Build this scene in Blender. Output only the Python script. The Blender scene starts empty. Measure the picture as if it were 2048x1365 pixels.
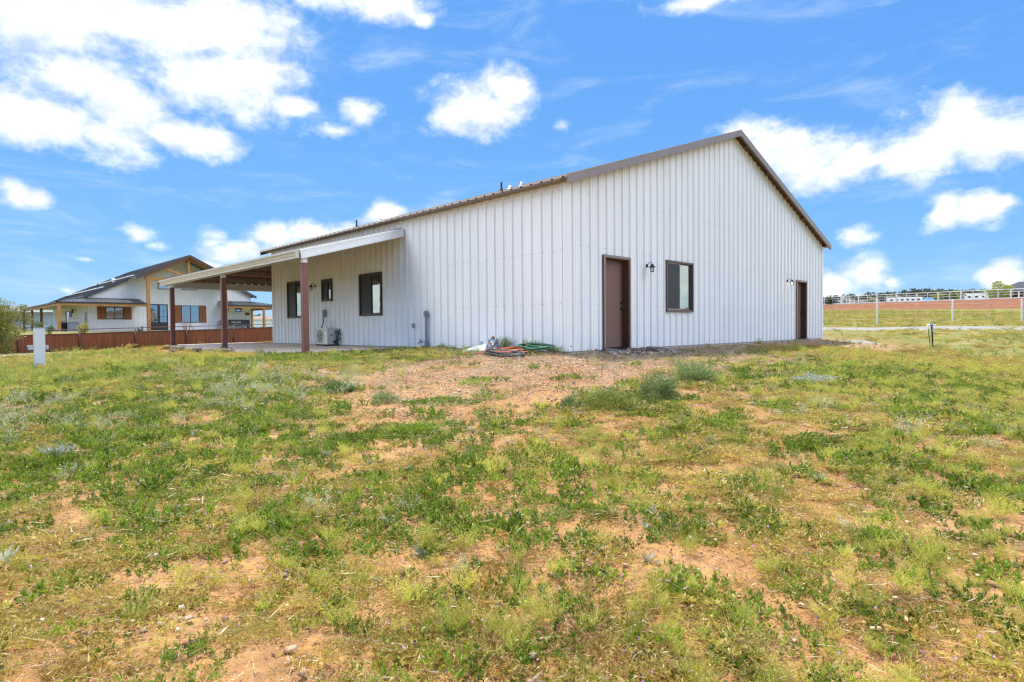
import bpy, bmesh, math, random
import numpy as np
from mathutils import Vector, Matrix
from math import radians, sin, cos, pi

random.seed(7); RNG = np.random.default_rng(7)
SC = bpy.context.scene
COL = SC.collection

# ------------------------------------------------------------------ camera
F_PX, PITCH, ROLL, CAM_H = 1181.28, 0.023054, -0.008725, 0.5259
cp, sp = cos(PITCH), sin(PITCH)
Fv = Vector((0, cp, -sp)); Uv = Vector((0, sp, cp)); Rv = Vector((1, 0, 0))
R2 = Rv*cos(ROLL) + Uv*sin(ROLL); U2 = -Rv*sin(ROLL) + Uv*cos(ROLL)
cd = bpy.data.cameras.new('camera'); cam = bpy.data.objects.new('camera', cd); COL.objects.link(cam)
cam.matrix_world = Matrix(((R2.x, U2.x, -Fv.x, 0), (R2.y, U2.y, -Fv.y, 0), (R2.z, U2.z, -Fv.z, CAM_H), (0, 0, 0, 1)))
cd.sensor_width = 36; cd.lens = F_PX*36/2048; cd.clip_start = 0.05; cd.clip_end = 20000
SC.camera = cam

# ------------------------------------------------------------------ world: sky + clouds by direction
SUN_EL, SUN_AZ = radians(75), radians(-32)      # azimuth clockwise from +Y (the view direction)
EXPOSURE = 0.45
SC.view_settings.view_transform = 'Standard'; SC.view_settings.look = 'None'
SC.view_settings.exposure = EXPOSURE; SC.view_settings.gamma = 1
CLOUDS = [(-38.7,22.5,5.9,2.4),(-31.0,24.0,8.1,2.6),(-24.6,24.5,5.1,2.7),(-36.4,18.6,3.7,2.1),(-37.1,15.5,5.8,2.0),(-39.4,15.7,3.7,2.1),(-33.5,17.4,3.7,2.0),(-25.9,21.0,5.4,2.8),(-22.7,22.3,3.3,1.9),(-28.6,15.9,3.1,1.5),(-30.1,16.2,2.5,1.0),(-20.3,19.7,1.6,0.8),(-17.3,17.9,3.1,1.0,.62),(-14.4,19.4,2.5,1.2,.66),(-2.9,20.3,4.1,2.0),(-0.9,21.5,2.6,1.7),(-5.5,19.2,2.4,1.3),(5.4,18.6,1.1,0.6,.45),(21.5,16.6,2.9,1.1),(25.6,13.9,4.3,2.2),(24.4,15.4,2.4,1.4),(29.7,13.1,3.3,1.6),(33.9,13.3,3.7,2.1),(36.8,14.8,2.2,2.2),(38.3,13.6,2.7,2.1),(40.6,13.5,1.7,1.5),(35.9,9.0,1.2,1.3),(38.0,8.8,1.8,1.1),(39.2,9.1,0.9,0.6),(30.1,7.4,1.7,1.0,.75),(30.7,4.3,2.0,1.6),(28.5,3.4,1.9,1.4),(33.3,3.8,1.2,0.9,.6),(40.1,3.4,1.1,1.0),(-31.7,8.1,2.0,1.0,.62),(-30.6,7.3,1.4,0.7,.5),(-26.5,8.0,1.5,0.9,.7),(-25.0,7.2,2.4,0.9),(-20.9,8.0,2.5,1.3),(-18.7,8.6,2.2,1.0),(-12.0,10.3,2.1,0.9),(-15.6,9.1,1.8,0.7),(-27.0,6.0,1.9,0.6,.6),(-37.0,3.3,1.1,0.6,.6),(-35.6,5.4,1.2,0.5,.45),(-40.1,10.5,1.1,0.9),(-39.3,10.3,1.3,0.7),(-12.2,28.1,4.1,1.1),(-8.9,27.6,1.4,0.7),(17.3,27.5,4.8,0.9,.7),(-17.5,27.7,5.2,1.1),(29.8,1.9,2.2,0.8),(18.5,2.8,1.7,0.6),
 # clouds outside the frame: low side banks for the glass, others added to light the walls
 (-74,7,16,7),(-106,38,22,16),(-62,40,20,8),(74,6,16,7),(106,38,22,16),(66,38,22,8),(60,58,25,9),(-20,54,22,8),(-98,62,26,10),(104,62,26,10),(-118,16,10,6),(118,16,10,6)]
W = bpy.data.worlds.new('World'); SC.world = W; W.use_nodes = True
nt = W.node_tree; nt.nodes.clear()
def nn(tree, typ, **kw):
    n = tree.nodes.new(typ)
    for k, v in kw.items(): setattr(n, k, v)
    return n
def setup_world():
    N, L = nt.nodes, nt.links
    def math_(op, a, b=None, clamp=False):
        m = nn(nt, 'ShaderNodeMath', operation=op, use_clamp=clamp)
        for i, x in enumerate((a, b)):
            if x is None: continue
            if isinstance(x, (int, float)): m.inputs[i].default_value = x
            else: L.new(x, m.inputs[i])
        return m.outputs[0]
    out = nn(nt, 'ShaderNodeOutputWorld'); bg = nn(nt, 'ShaderNodeBackground')
    sky = nn(nt, 'ShaderNodeTexSky', sky_type='NISHITA', sun_disc=False, sun_elevation=SUN_EL, sun_rotation=SUN_AZ)
    sky.air_density = 1.0; sky.dust_density = 0.6; sky.ozone_density = 2.0; sky.altitude = 1800
    # sky brightness about 0.12 of the raw sky, then its contrast eased per channel to the photograph's azure
    sc0 = nn(nt, 'ShaderNodeVectorMath', operation='SCALE'); sc0.inputs['Scale'].default_value = .125; L.new(sky.outputs[0], sc0.inputs[0])
    s3 = nn(nt, 'ShaderNodeSeparateColor'); L.new(sc0.outputs[0], s3.inputs[0])
    c3 = nn(nt, 'ShaderNodeCombineColor')
    for i, (g, k) in enumerate(((.70, .372), (.46, .54), (.12, .76))):
        L.new(math_('MULTIPLY', math_('POWER', s3.outputs[i], g), k), c3.inputs[i])
    skyc = c3
    tc = nn(nt, 'ShaderNodeTexCoord'); sep = nn(nt, 'ShaderNodeSeparateXYZ')
    nrm = nn(nt, 'ShaderNodeVectorMath', operation='NORMALIZE'); L.new(tc.outputs['Generated'], nrm.inputs[0])
    L.new(nrm.outputs[0], sep.inputs[0])
    az = math_('MULTIPLY', math_('ARCTAN2', sep.outputs[0], sep.outputs[1]), 180/pi)
    el = math_('MULTIPLY', math_('ARCSINE', sep.outputs[2]), 180/pi)
    def noise(scale, detail, rough, vec, dist=0.0):
        n = nn(nt, 'ShaderNodeTexNoise'); n.inputs['Scale'].default_value = scale; n.inputs['Detail'].default_value = detail
        n.inputs['Roughness'].default_value = rough; n.inputs['Distortion'].default_value = dist
        L.new(vec, n.inputs['Vector']); return n
    mp = nn(nt, 'ShaderNodeMapping'); mp.inputs['Scale'].default_value = (1, 1, 1.5); L.new(nrm.outputs[0], mp.inputs[0])
    warp = noise(9, 2, .5, mp.outputs[0])
    wsep = nn(nt, 'ShaderNodeSeparateColor'); L.new(warp.outputs['Color'], wsep.inputs[0])
    azw = math_('ADD', az, math_('MULTIPLY', math_('SUBTRACT', wsep.outputs[0], .5), 4.0))
    elw = math_('ADD', el, math_('MULTIPLY', math_('SUBTRACT', wsep.outputs[1], .5), 2.6))
    cmb = nn(nt, 'ShaderNodeCombineXYZ'); L.new(azw, cmb.inputs[0]); L.new(elw, cmb.inputs[1])
    acc = None
    for (a, e, rx, ry, *wt) in CLOUDS:
        s = nn(nt, 'ShaderNodeVectorMath', operation='SUBTRACT'); L.new(cmb.outputs[0], s.inputs[0]); s.inputs[1].default_value = (a, e, 0)
        d = nn(nt, 'ShaderNodeVectorMath', operation='MULTIPLY'); L.new(s.outputs[0], d.inputs[0]); d.inputs[1].default_value = (1/(rx*1.25), 1/(ry*1.25), 0)
        ln = nn(nt, 'ShaderNodeVectorMath', operation='LENGTH'); L.new(d.outputs[0], ln.inputs[0])
        f = math_('SUBTRACT', wt[0] if wt else 1.0, ln.outputs['Value'])
        acc = f if acc is None else math_('SMOOTH_MAX', acc, f)
        if acc is not f: acc.node.inputs[2].default_value = .12
    big = noise(13, 8, .62, mp.outputs[0], .2)
    fine = noise(46, 4, .6, mp.outputs[0], .3)
    fld = math_('ADD', acc, math_('MULTIPLY', math_('SUBTRACT', big.outputs['Fac'], .5), 1.9))
    fld = math_('ADD', fld, math_('MULTIPLY', math_('SUBTRACT', fine.outputs['Fac'], .5), .75))
    mr = nn(nt, 'ShaderNodeMapRange', interpolation_type='SMOOTHSTEP'); mr.inputs[1].default_value = -.25; mr.inputs[2].default_value = .95
    L.new(fld, mr.inputs[0])
    # thin veil of high cloud
    mp2 = nn(nt, 'ShaderNodeMapping'); mp2.inputs['Scale'].default_value = (1, 1, 4.0); mp2.inputs['Rotation'].default_value = (.1, .06, 0); L.new(nrm.outputs[0], mp2.inputs[0])
    veil = noise(5, 5, .62, mp2.outputs[0], .6)
    vm = nn(nt, 'ShaderNodeMapRange', interpolation_type='SMOOTHSTEP'); vm.inputs[1].default_value = .5; vm.inputs[2].default_value = .85; vm.inputs[4].default_value = .28
    L.new(veil.outputs['Fac'], vm.inputs[0])
    dens = math_('MAXIMUM', mr.outputs[0], vm.outputs[0])
    up = nn(nt, 'ShaderNodeMapRange'); up.inputs[1].default_value = -.5; up.inputs[2].default_value = .6; L.new(el, up.inputs[0])
    dens = math_('MULTIPLY', dens, up.outputs[0])
    # cloud brightness: thicker = white, slight grey blue variation inside
    sh = nn(nt, 'ShaderNodeMapRange'); sh.inputs[1].default_value = .28; sh.inputs[2].default_value = .55
    L.new(noise(20, 2, .5, mp.outputs[0]).outputs['Fac'], sh.inputs[0])
    cc = nn(nt, 'ShaderNodeMix', data_type='RGBA'); cc.inputs[6].default_value = (.70, .745, .82, 1); cc.inputs[7].default_value = (1.0, 1.0, 1.0, 1)
    L.new(sh.outputs[0], cc.inputs[0])
    # unseen clouds to the sides and rear, boosted as added light for the walls
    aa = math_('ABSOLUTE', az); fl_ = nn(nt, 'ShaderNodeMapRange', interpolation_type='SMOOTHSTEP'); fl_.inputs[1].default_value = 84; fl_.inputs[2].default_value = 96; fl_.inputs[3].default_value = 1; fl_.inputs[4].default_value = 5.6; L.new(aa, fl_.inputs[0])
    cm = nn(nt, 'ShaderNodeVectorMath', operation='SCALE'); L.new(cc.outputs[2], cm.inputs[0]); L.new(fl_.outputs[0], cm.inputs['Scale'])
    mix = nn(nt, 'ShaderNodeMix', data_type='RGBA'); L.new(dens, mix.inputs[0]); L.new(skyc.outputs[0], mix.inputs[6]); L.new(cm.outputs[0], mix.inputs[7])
    L.new(mix.outputs[2], bg.inputs[0]); bg.inputs[1].default_value = 1.0
    L.new(bg.outputs[0], out.inputs[0])
setup_world()
W.cycles.sampling_method = 'MANUAL'; W.cycles.sample_map_resolution = 512
SC.cycles.use_denoising = True; SC.cycles.denoising_prefilter = 'NONE'; SC.cycles.filter_width = 1.3
SC.cycles.max_bounces = 6; SC.cycles.diffuse_bounces = 3; SC.cycles.transparent_max_bounces = 6
sd = bpy.data.lights.new('sun', 'SUN'); sun = bpy.data.objects.new('sun', sd); COL.objects.link(sun)
sd.energy = 5.0; sd.angle = radians(.6); sd.color = (1.0, .93, .80)
sun.rotation_euler = Vector((sin(SUN_AZ)*cos(SUN_EL), cos(SUN_AZ)*cos(SUN_EL), sin(SUN_EL))).to_track_quat('Z', 'Y').to_euler()

# ------------------------------------------------------------------ helpers
def lin(h):
    h = h.lstrip('#'); r = [int(h[i:i+2], 16)/255 for i in (0, 2, 4)]
    return tuple(c/12.92 if c <= .04045 else ((c+.055)/1.055)**2.4 for c in r)
def mat(name, col, rough=.6, metal=0, noise=0.0, nscale=8, col2=None, bump=0, bscale=60, spec=.5, detail=4, coat=0, objrand=0, stretch=(1, 1, 1)):
    m = bpy.data.materials.new(name); m.use_nodes = True; t = m.node_tree; b = t.nodes['Principled BSDF']
    b.inputs['Roughness'].default_value = rough; b.inputs['Metallic'].default_value = metal
    b.inputs['Specular IOR Level'].default_value = spec; b.inputs['Coat Weight'].default_value = coat
    b.inputs['Base Color'].default_value = (*col, 1)
    tc = nn(t, 'ShaderNodeTexCoord'); mp = nn(t, 'ShaderNodeMapping'); mp.inputs['Scale'].default_value = stretch
    t.links.new(tc.outputs['Object'], mp.inputs[0])
    last = None
    if noise or col2:
        n = nn(t, 'ShaderNodeTexNoise'); n.inputs['Scale'].default_value = nscale; n.inputs['Detail'].default_value = detail
        n.inputs['Roughness'].default_value = .6
        t.links.new(mp.outputs[0], n.inputs['Vector'])
        mx = nn(t, 'ShaderNodeMix', data_type='RGBA')
        c2 = col2 or tuple(c*(1-noise) for c in col)
        mx.inputs[6].default_value = (*c2, 1); mx.inputs[7].default_value = (*(col if col2 else tuple(min(1, c*(1+noise)) for c in col)), 1)
        r = nn(t, 'ShaderNodeMapRange'); r.inputs[1].default_value = .32; r.inputs[2].default_value = .68
        t.links.new(n.outputs['Fac'], r.inputs[0]); t.links.new(r.outputs[0], mx.inputs[0]); last = mx.outputs[2]
    if objrand:
        oi = nn(t, 'ShaderNodeObjectInfo'); h = nn(t, 'ShaderNodeHueSaturation')
        r1 = nn(t, 'ShaderNodeMapRange'); r1.inputs[3].default_value = 1-objrand; r1.inputs[4].default_value = 1+objrand
        t.links.new(oi.outputs['Random'], r1.inputs[0]); t.links.new(r1.outputs[0], h.inputs['Value'])
        w = nn(t, 'ShaderNodeTexWhiteNoise', noise_dimensions='1D'); t.links.new(oi.outputs['Random'], w.inputs['W'])
        r2 = nn(t, 'ShaderNodeMapRange'); r2.inputs[3].default_value = .5-objrand*.09; r2.inputs[4].default_value = .5+objrand*.09
        t.links.new(w.outputs['Value'], r2.inputs[0]); t.links.new(r2.outputs[0], h.inputs['Hue'])
        if last: t.links.new(last, h.inputs['Color'])
        else: h.inputs['Color'].default_value = (*col, 1)
        last = h.outputs[0]
    if last: t.links.new(last, b.inputs['Base Color'])
    if bump:
        n2 = nn(t, 'ShaderNodeTexNoise'); n2.inputs['Scale'].default_value = bscale; n2.inputs['Detail'].default_value = 5
        t.links.new(mp.outputs[0], n2.inputs['Vector'])
        bp = nn(t, 'ShaderNodeBump'); bp.inputs['Strength'].default_value = bump; bp.inputs['Distance'].default_value = .02
        t.links.new(n2.outputs['Fac'], bp.inputs['Height']); t.links.new(bp.outputs[0], b.inputs['Normal'])
    return m
def leafmat(name, col, col2, rand=.3, trans=.35):
    m = bpy.data.materials.new(name); m.use_nodes = True; t = m.node_tree; t.nodes.remove(t.nodes['Principled BSDF'])
    out = t.nodes['Material Output']
    oi = nn(t, 'ShaderNodeObjectInfo'); g = nn(t, 'ShaderNodeNewGeometry')
    w = nn(t, 'ShaderNodeTexWhiteNoise', noise_dimensions='1D')
    ad = nn(t, 'ShaderNodeMath', operation='MULTIPLY_ADD'); t.links.new(g.outputs['Random Per Island'], ad.inputs[0]); ad.inputs[1].default_value = .55
    sc = nn(t, 'ShaderNodeMath', operation='MULTIPLY'); t.links.new(oi.outputs['Random'], sc.inputs[0]); sc.inputs[1].default_value = .45
    t.links.new(sc.outputs[0], ad.inputs[2])
    mx = nn(t, 'ShaderNodeMix', data_type='RGBA'); mx.inputs[6].default_value = (*col, 1); mx.inputs[7].default_value = (*col2, 1)
    t.links.new(ad.outputs[0], mx.inputs[0])
    t.links.new(oi.outputs['Random'], w.inputs['W'])
    hv = nn(t, 'ShaderNodeHueSaturation'); r1 = nn(t, 'ShaderNodeMapRange'); r1.inputs[3].default_value = 1-rand; r1.inputs[4].default_value = 1+rand
    t.links.new(w.outputs['Value'], r1.inputs[0]); t.links.new(r1.outputs[0], hv.inputs['Value']); t.links.new(mx.outputs[2], hv.inputs['Color'])
    d = nn(t, 'ShaderNodeBsdfDiffuse'); tr = nn(t, 'ShaderNodeBsdfTranslucent'); gl = nn(t, 'ShaderNodeBsdfGlossy'); gl.inputs['Roughness'].default_value = .45
    ms = nn(t, 'ShaderNodeMixShader'); ms.inputs[0].default_value = trans; m2 = nn(t, 'ShaderNodeMixShader'); m2.inputs[0].default_value = .05
    t.links.new(hv.outputs[0], d.inputs[0]); t.links.new(hv.outputs[0], tr.inputs[0])
    t.links.new(d.outputs[0], ms.inputs[1]); t.links.new(tr.outputs[0], ms.inputs[2])
    t.links.new(ms.outputs[0], m2.inputs[1]); t.links.new(gl.outputs[0], m2.inputs[2]); t.links.new(m2.outputs[0], out.inputs[0])
    return m

class MB:
    """collects shapes and links them as ONE mesh object"""
    def __init__(s): s.v = []; s.f = []; s.mi = []; s.cur = 0
    def add(s, vs, fs, mi=None):
        o = len(s.v); s.v += [tuple(x) for x in vs]
        for f in fs: s.f.append(tuple(i+o for i in f)); s.mi.append(s.cur if mi is None else mi)
        return s
    def quad(s, a, b, c, d): return s.add((a, b, c, d), ((0, 1, 2, 3),))
    def poly(s, pts): return s.add(pts, (tuple(range(len(pts))),))
    def box(s, x0, y0, z0, x1, y1, z1, mi=None):
        v = [(x, y, z) for z in (z0, z1) for y in (y0, y1) for x in (x0, x1)]
        return s.add(v, ((0, 2, 3, 1), (4, 5, 7, 6), (0, 1, 5, 4), (2, 6, 7, 3), (0, 4, 6, 2), (1, 3, 7, 5)), mi)
    def hexa(s, bot, top, mi=None):
        return s.add(list(bot)+list(top), ((3, 2, 1, 0), (4, 5, 6, 7), (0, 1, 5, 4), (1, 2, 6, 5), (2, 3, 7, 6), (3, 0, 4, 7)), mi)
    def beam(s, a, b, w, h, up=(0, 0, 1), mi=None):
        a, b = Vector(a), Vector(b); d = (b-a).normalized(); u = Vector(up); x = d.cross(u)
        if x.length < 1e-4: x = d.cross(Vector((1, 0, 0)))
        x.normalize(); u = x.cross(d)
        q = lambda p: [p-x*w/2-u*h/2, p+x*w/2-u*h/2, p+x*w/2+u*h/2, p-x*w/2+u*h/2]
        return s.hexa(q(a), q(b), mi)
    def tube(s, pts, r, n=8, mi=None, closed=False):
        pts = [Vector(p) for p in pts]; m = len(pts); rr = r if isinstance(r, (list, tuple)) else [r]*m
        V = []; ref = Vector((0, 0, 1))
        for i, p in enumerate(pts):
            d = (pts[(i+1) % m]-pts[i-1]) if closed else (pts[min(i+1, m-1)]-pts[max(i-1, 0)])
            d.normalize(); x = d.cross(ref)
            if x.length < .05: x = d.cross(Vector((1, 0, 0)))
            x.normalize(); y = x.cross(d)
            V += [p+(x*cos(2*pi*k/n)+y*sin(2*pi*k/n))*rr[i] for k in range(n)]
        Fs = []
        for i in range(m if closed else m-1):
            j = (i+1) % m
            for k in range(n): Fs.append((i*n+k, i*n+(k+1) % n, j*n+(k+1) % n, j*n+k))
        if not closed: Fs += [tuple(range(n-1, -1, -1)), tuple((m-1)*n+k for k in range(n))]
        return s.add(V, Fs, mi)
    def lathe(s, prof, c=(0, 0, 0), n=16, mi=None, axis='z'):
        V = []
        for (r, z) in prof:
            for k in range(n):
                a = 2*pi*k/n; p = (r*cos(a), r*sin(a), z)
                if axis == 'x': p = (z, r*cos(a), r*sin(a))
                if axis == 'y': p = (r*cos(a), z, r*sin(a))
                V.append((p[0]+c[0], p[1]+c[1], p[2]+c[2]))
        Fs = [(i*n+k, i*n+(k+1) % n, (i+1)*n+(k+1) % n, (i+1)*n+k) for i in range(len(prof)-1) for k in range(n)]
        Fs += [tuple(range(n-1, -1, -1)), tuple((len(prof)-1)*n+k for k in range(n))]
        return s.add(V, Fs, mi)
    def build(s, name, mats, parent=None, smooth=False, bevel=0, loc=None):
        me = bpy.data.meshes.new(name); me.from_pydata(s.v, [], s.f); me.update()
        ms = mats if isinstance(mats, (list, tuple)) else [mats]
        for m in ms: me.materials.append(m)
        if len(ms) > 1: me.polygons.foreach_set('material_index', s.mi)
        if smooth: me.polygons.foreach_set('use_smooth', [True]*len(me.polygons))
        o = bpy.data.objects.new(name, me); COL.objects.link(o)
        if bevel:
            bm = bmesh.new(); bm.from_mesh(me); bmesh.ops.recalc_face_normals(bm, faces=bm.faces)
            bmesh.ops.bevel(bm, geom=[e for e in bm.edges if len(e.link_faces) == 2 and e.calc_face_angle(0) > .6], offset=bevel, segments=2, affect='EDGES', clamp_overlap=True)
            bm.to_mesh(me); bm.free()
        else:
            bm = bmesh.new(); bm.from_mesh(me); bmesh.ops.recalc_face_normals(bm, faces=bm.faces); bm.to_mesh(me); bm.free()
        if parent: o.parent = parent
        if loc: o.location = loc
        return o
def npmesh(name, V, Fq, m, parent=None, smooth=False, tri=False):
    """fast mesh from numpy: V (n,3), faces (k,4) or (k,3)"""
    me = bpy.data.meshes.new(name); V = np.asarray(V, np.float32); Fq = np.asarray(Fq, np.int32); k = Fq.shape[1]
    me.vertices.add(len(V)); me.vertices.foreach_set('co', V.ravel())
    me.loops.add(Fq.size); me.loops.foreach_set('vertex_index', Fq.ravel())
    me.polygons.add(len(Fq)); me.polygons.foreach_set('loop_start', np.arange(0, Fq.size, k, dtype=np.int32))
    me.polygons.foreach_set('loop_total', np.full(len(Fq), k, np.int32))
    if smooth: me.polygons.foreach_set('use_smooth', np.ones(len(Fq), bool))
    me.update(calc_edges=True); me.validate()
    for mm in (m if isinstance(m, (list, tuple)) else [m]): me.materials.append(mm)
    o = bpy.data.objects.new(name, me); COL.objects.link(o)
    if parent: o.parent = parent
    return o
def tag(o, label=None, cat=None, group=None, kind=None):
    if label: o['label'] = label
    if cat: o['category'] = cat
    if group: o['group'] = group
    if kind: o['kind'] = kind
    return o
def thing(name, label, cat, loc=(0, 0, 0), rz=0, group=None):
    o = bpy.data.objects.new(name, None); COL.objects.link(o); o.location = loc; o.rotation_euler = (0, 0, rz); o.empty_display_size = .2
    return tag(o, label, cat, group)

# value noise for layout
def vnoise(x, y, seed=0):
    xi = np.floor(x).astype(np.int64); yi = np.floor(y).astype(np.int64); fx = x-xi; fy = y-yi
    fx = fx*fx*(3-2*fx); fy = fy*fy*(3-2*fy)
    def h(a, b):
        n = (a*374761393 + b*668265263 + seed*1274126177) & 0xffffffff
        n = ((n ^ (n >> 13))*1274126177) & 0xffffffff
        return ((n ^ (n >> 16)) & 0xffff)/65535.0
    return (h(xi, yi)*(1-fx)+h(xi+1, yi)*fx)*(1-fy)+(h(xi, yi+1)*(1-fx)+h(xi+1, yi+1)*fx)*fy
def fbm(x, y, seed=0, oc=4):
    s = 0; a = .5; t = 0
    for i in range(oc): s = s+a*vnoise(x*2**i+17.3*i, y*2**i-9.1*i, seed+i); t += a; a *= .5
    return s/t
def sstep(a, b, x):
    t = np.clip((x-a)/(b-a), 0, 1); return t*t*(3-2*t)

# ------------------------------------------------------------------ building frame
BO = (1.1937, 12.5908); BA = 0.77405
ca, sa = cos(BA), sin(BA)
def b2w(u, v, z=0): return Vector((BO[0]+u*ca-v*sa, BO[1]+u*sa+v*ca, z))
def w2b(x, y):
    dx, dy = x-BO[0], y-BO[1]; return dx*ca+dy*sa, -dx*sa+dy*ca
LG, LS, HE = 15.506, 15.232, 3.605

# ------------------------------------------------------------------ terrain
def rectd(u, v, u0, u1, v0, v1):
    return np.hypot(np.maximum(np.maximum(u0-u, u-u1), 0), np.maximum(np.maximum(v0-v, v-v1), 0))
def gz(X, Y, micro=True):
    X = np.asarray(X, float); Y = np.asarray(Y, float)
    u, v = w2b(X, Y)
    D = np.minimum(rectd(u, v, 0, LG, 0, LS), rectd(u, v, -3.1, LG, 6.1, 18.3))
    near_patio = rectd(u, v, -3.1, LG, 6.1, 18.3)
    t = np.clip((D-.25)/12.5, 0, 1)
    far_l = sstep(9, 16, v)*sstep(-6, -10, u)
    zD = -.03 - .045*sstep(.6, -.2, v)*(u > -.5) - .14*far_l - .99*(1-(1-t)**1.12)**.92 - .17*np.exp(-(near_patio/1.8)**2)*(u < .2)*sstep(4.5, 7, v)
    zl = np.interp(v, [30, 43, 51, 58, 90, 400], [-.97, -.93, .50, .60, .65, 3.0]) + np.where(v < 45, .026*np.clip(u+5.6, -8, 25), .026*np.clip(u+5.6, -8, 25)*np.clip((50-v)/5, 0, 1))
    wl = sstep(22, 39, v)*sstep(40, 15, u)
    z = zD*(1-wl)+zl*wl
    R = np.hypot(X, Y)
    zR = np.interp(Y, [-50, 0, 12, 22, 28, 36, 85, 107, 400, 4000], [-1.02, -1.02, -.80, -.36, .30, .56, 2.62, 2.85, 5.0, 12.0])
    wr = sstep(16.0, 21.0, u)*sstep(0, 30, Y)*sstep(60, 40, v)
    z = z*(1-wr)+zR*wr
    if micro:
        z = z + (fbm(X*.35, Y*.35, 3)-.5)*.10*np.clip(D/3, 0, 1)
        z = z + (fbm(X*1.6, Y*1.6, 5)-.5)*.06*np.clip(D/1.5, 0, 1)*np.exp(-R/60)
        z = z + .08*np.exp(-((X-.36)**2+(Y-4.66)**2)/.035)
        z = z + (fbm(X*7, Y*7, 9, 3)-.5)*.030*np.exp(-R/14)*np.clip(D, 0, 1)
        z = z + (fbm(X*23, Y*23, 19, 3)-.5)*.020*np.exp(-R/5)
    return z
def g1(x, y): return float(gz(np.array([x]), np.array([y]))[0])
def gb(u, v): p = b2w(u, v); return g1(p.x, p.y)

def ground_material():
    m = bpy.data.materials.new('ground_soil'); m.use_nodes = True; t = m.node_tree; b = t.nodes['Principled BSDF']; L = t.links
    b.inputs['Roughness'].default_value = .95; b.inputs['Specular IOR Level'].default_value = .15
    tc = nn(t, 'ShaderNodeTexCoord')
    def noise(scale, detail=6, rough=.6):
        n = nn(t, 'ShaderNodeTexNoise'); n.inputs['Scale'].default_value = scale; n.inputs['Detail'].default_value = detail; n.inputs['Roughness'].default_value = rough
        L.new(tc.outputs['Object'], n.inputs['Vector']); return n.outputs['Fac']
    def rng(x, a, c, o0=0., o1=1.):
        r = nn(t, 'ShaderNodeMapRange'); r.inputs[1].default_value = a; r.inputs[2].default_value = c; r.inputs[3].default_value = o0; r.inputs[4].default_value = o1
        L.new(x, r.inputs[0]); return r.outputs[0]
    def mix(f, a, c, bt='MIX'):
        x = nn(t, 'ShaderNodeMix', data_type='RGBA', blend_type=bt)
        if isinstance(f, float): x.inputs[0].default_value = f
        else: L.new(f, x.inputs[0])
        for i, q in ((6, a), (7, c)):
            if isinstance(q, tuple): x.inputs[i].default_value = (*q, 1)
            else: L.new(q, x.inputs[i])
        return x.outputs[2]
    def attr(n): a = nn(t, 'ShaderNodeAttribute', attribute_name=n); return a.outputs['Fac']
    sand = mix(rng(noise(1.3), .35, .65), (.375, .190, .062), (.475, .285, .110))
    sand = mix(rng(noise(14), .4, .66), sand, (.29, .145, .068))
    sand = mix(rng(noise(60, 4), .48, .70, 0, .7), sand, (.185, .10, .055))
    sand = mix(rng(noise(150, 3), .55, .72, 0, .6), sand, (.47, .35, .23))
    sand = mix(rng(noise(4.5, 5), .52, .70, 0, .7), sand, (.25, .135, .065))
    # gravelly soil near the building: coloured chips
    vo = nn(t, 'ShaderNodeTexVoronoi'); vo.inputs['Scale'].default_value = 38; L.new(tc.outputs['Object'], vo.inputs['Vector'])
    sc = nn(t, 'ShaderNodeSeparateColor'); L.new(vo.outputs['Color'], sc.inputs[0])
    chip = mix(sc.outputs[0], (.30, .178, .10), (.37, .28, .185)); chip = mix(rng(sc.outputs[1], .7, .8), chip, (.17, .10, .065)); chip = mix(rng(sc.outputs[2], .82, .86), chip, (.50, .43, .35))
    chip = mix(rng(noise(1.1, 7), .40, .62, .05, .9), chip, mix(rng(noise(40, 4), .4, .65), (.36, .165, .065), (.22, .115, .055)))
    col = mix(attr('gravel'), sand, chip)
    # far turf
    tf = mix(rng(noise(.35), .35, .65), (.125, .145, .035), (.205, .19, .058))
    tf = mix(rng(noise(2.5), .45, .7), tf, (.31, .24, .115)); tf = mix(rng(noise(9), .5, .75, 0, .8), tf, (.10, .13, .035))
    col = mix(attr('turf'), col, tf)
    L.new(col, b.inputs['Base Color'])
    bp = nn(t, 'ShaderNodeBump'); bp.inputs['Strength'].default_value = .8; bp.inputs['Distance'].default_value = .025
    h = nn(t, 'ShaderNodeMath', operation='ADD'); L.new(noise(22, 8, .65), h.inputs[0]); L.new(rng(vo.outputs['Distance'], 0, .6, .25, 0), h.inputs[1])
    L.new(h.outputs[0], bp.inputs['Height']); L.new(bp.outputs[0], b.inputs['Normal'])
    return m
def gravelness(X, Y):
    u, v = w2b(X, Y); D = np.minimum(rectd(u, v, 0, LG, 0, LS), rectd(u, v, -3.1, LG, 6.1, 18.3))
    g = sstep(5.5, 2.0, D+(fbm(X*.5, Y*.5, 21)-.5)*3)*sstep(6.5, 3.0, v)
    return np.clip(g, 0, 1)
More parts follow.
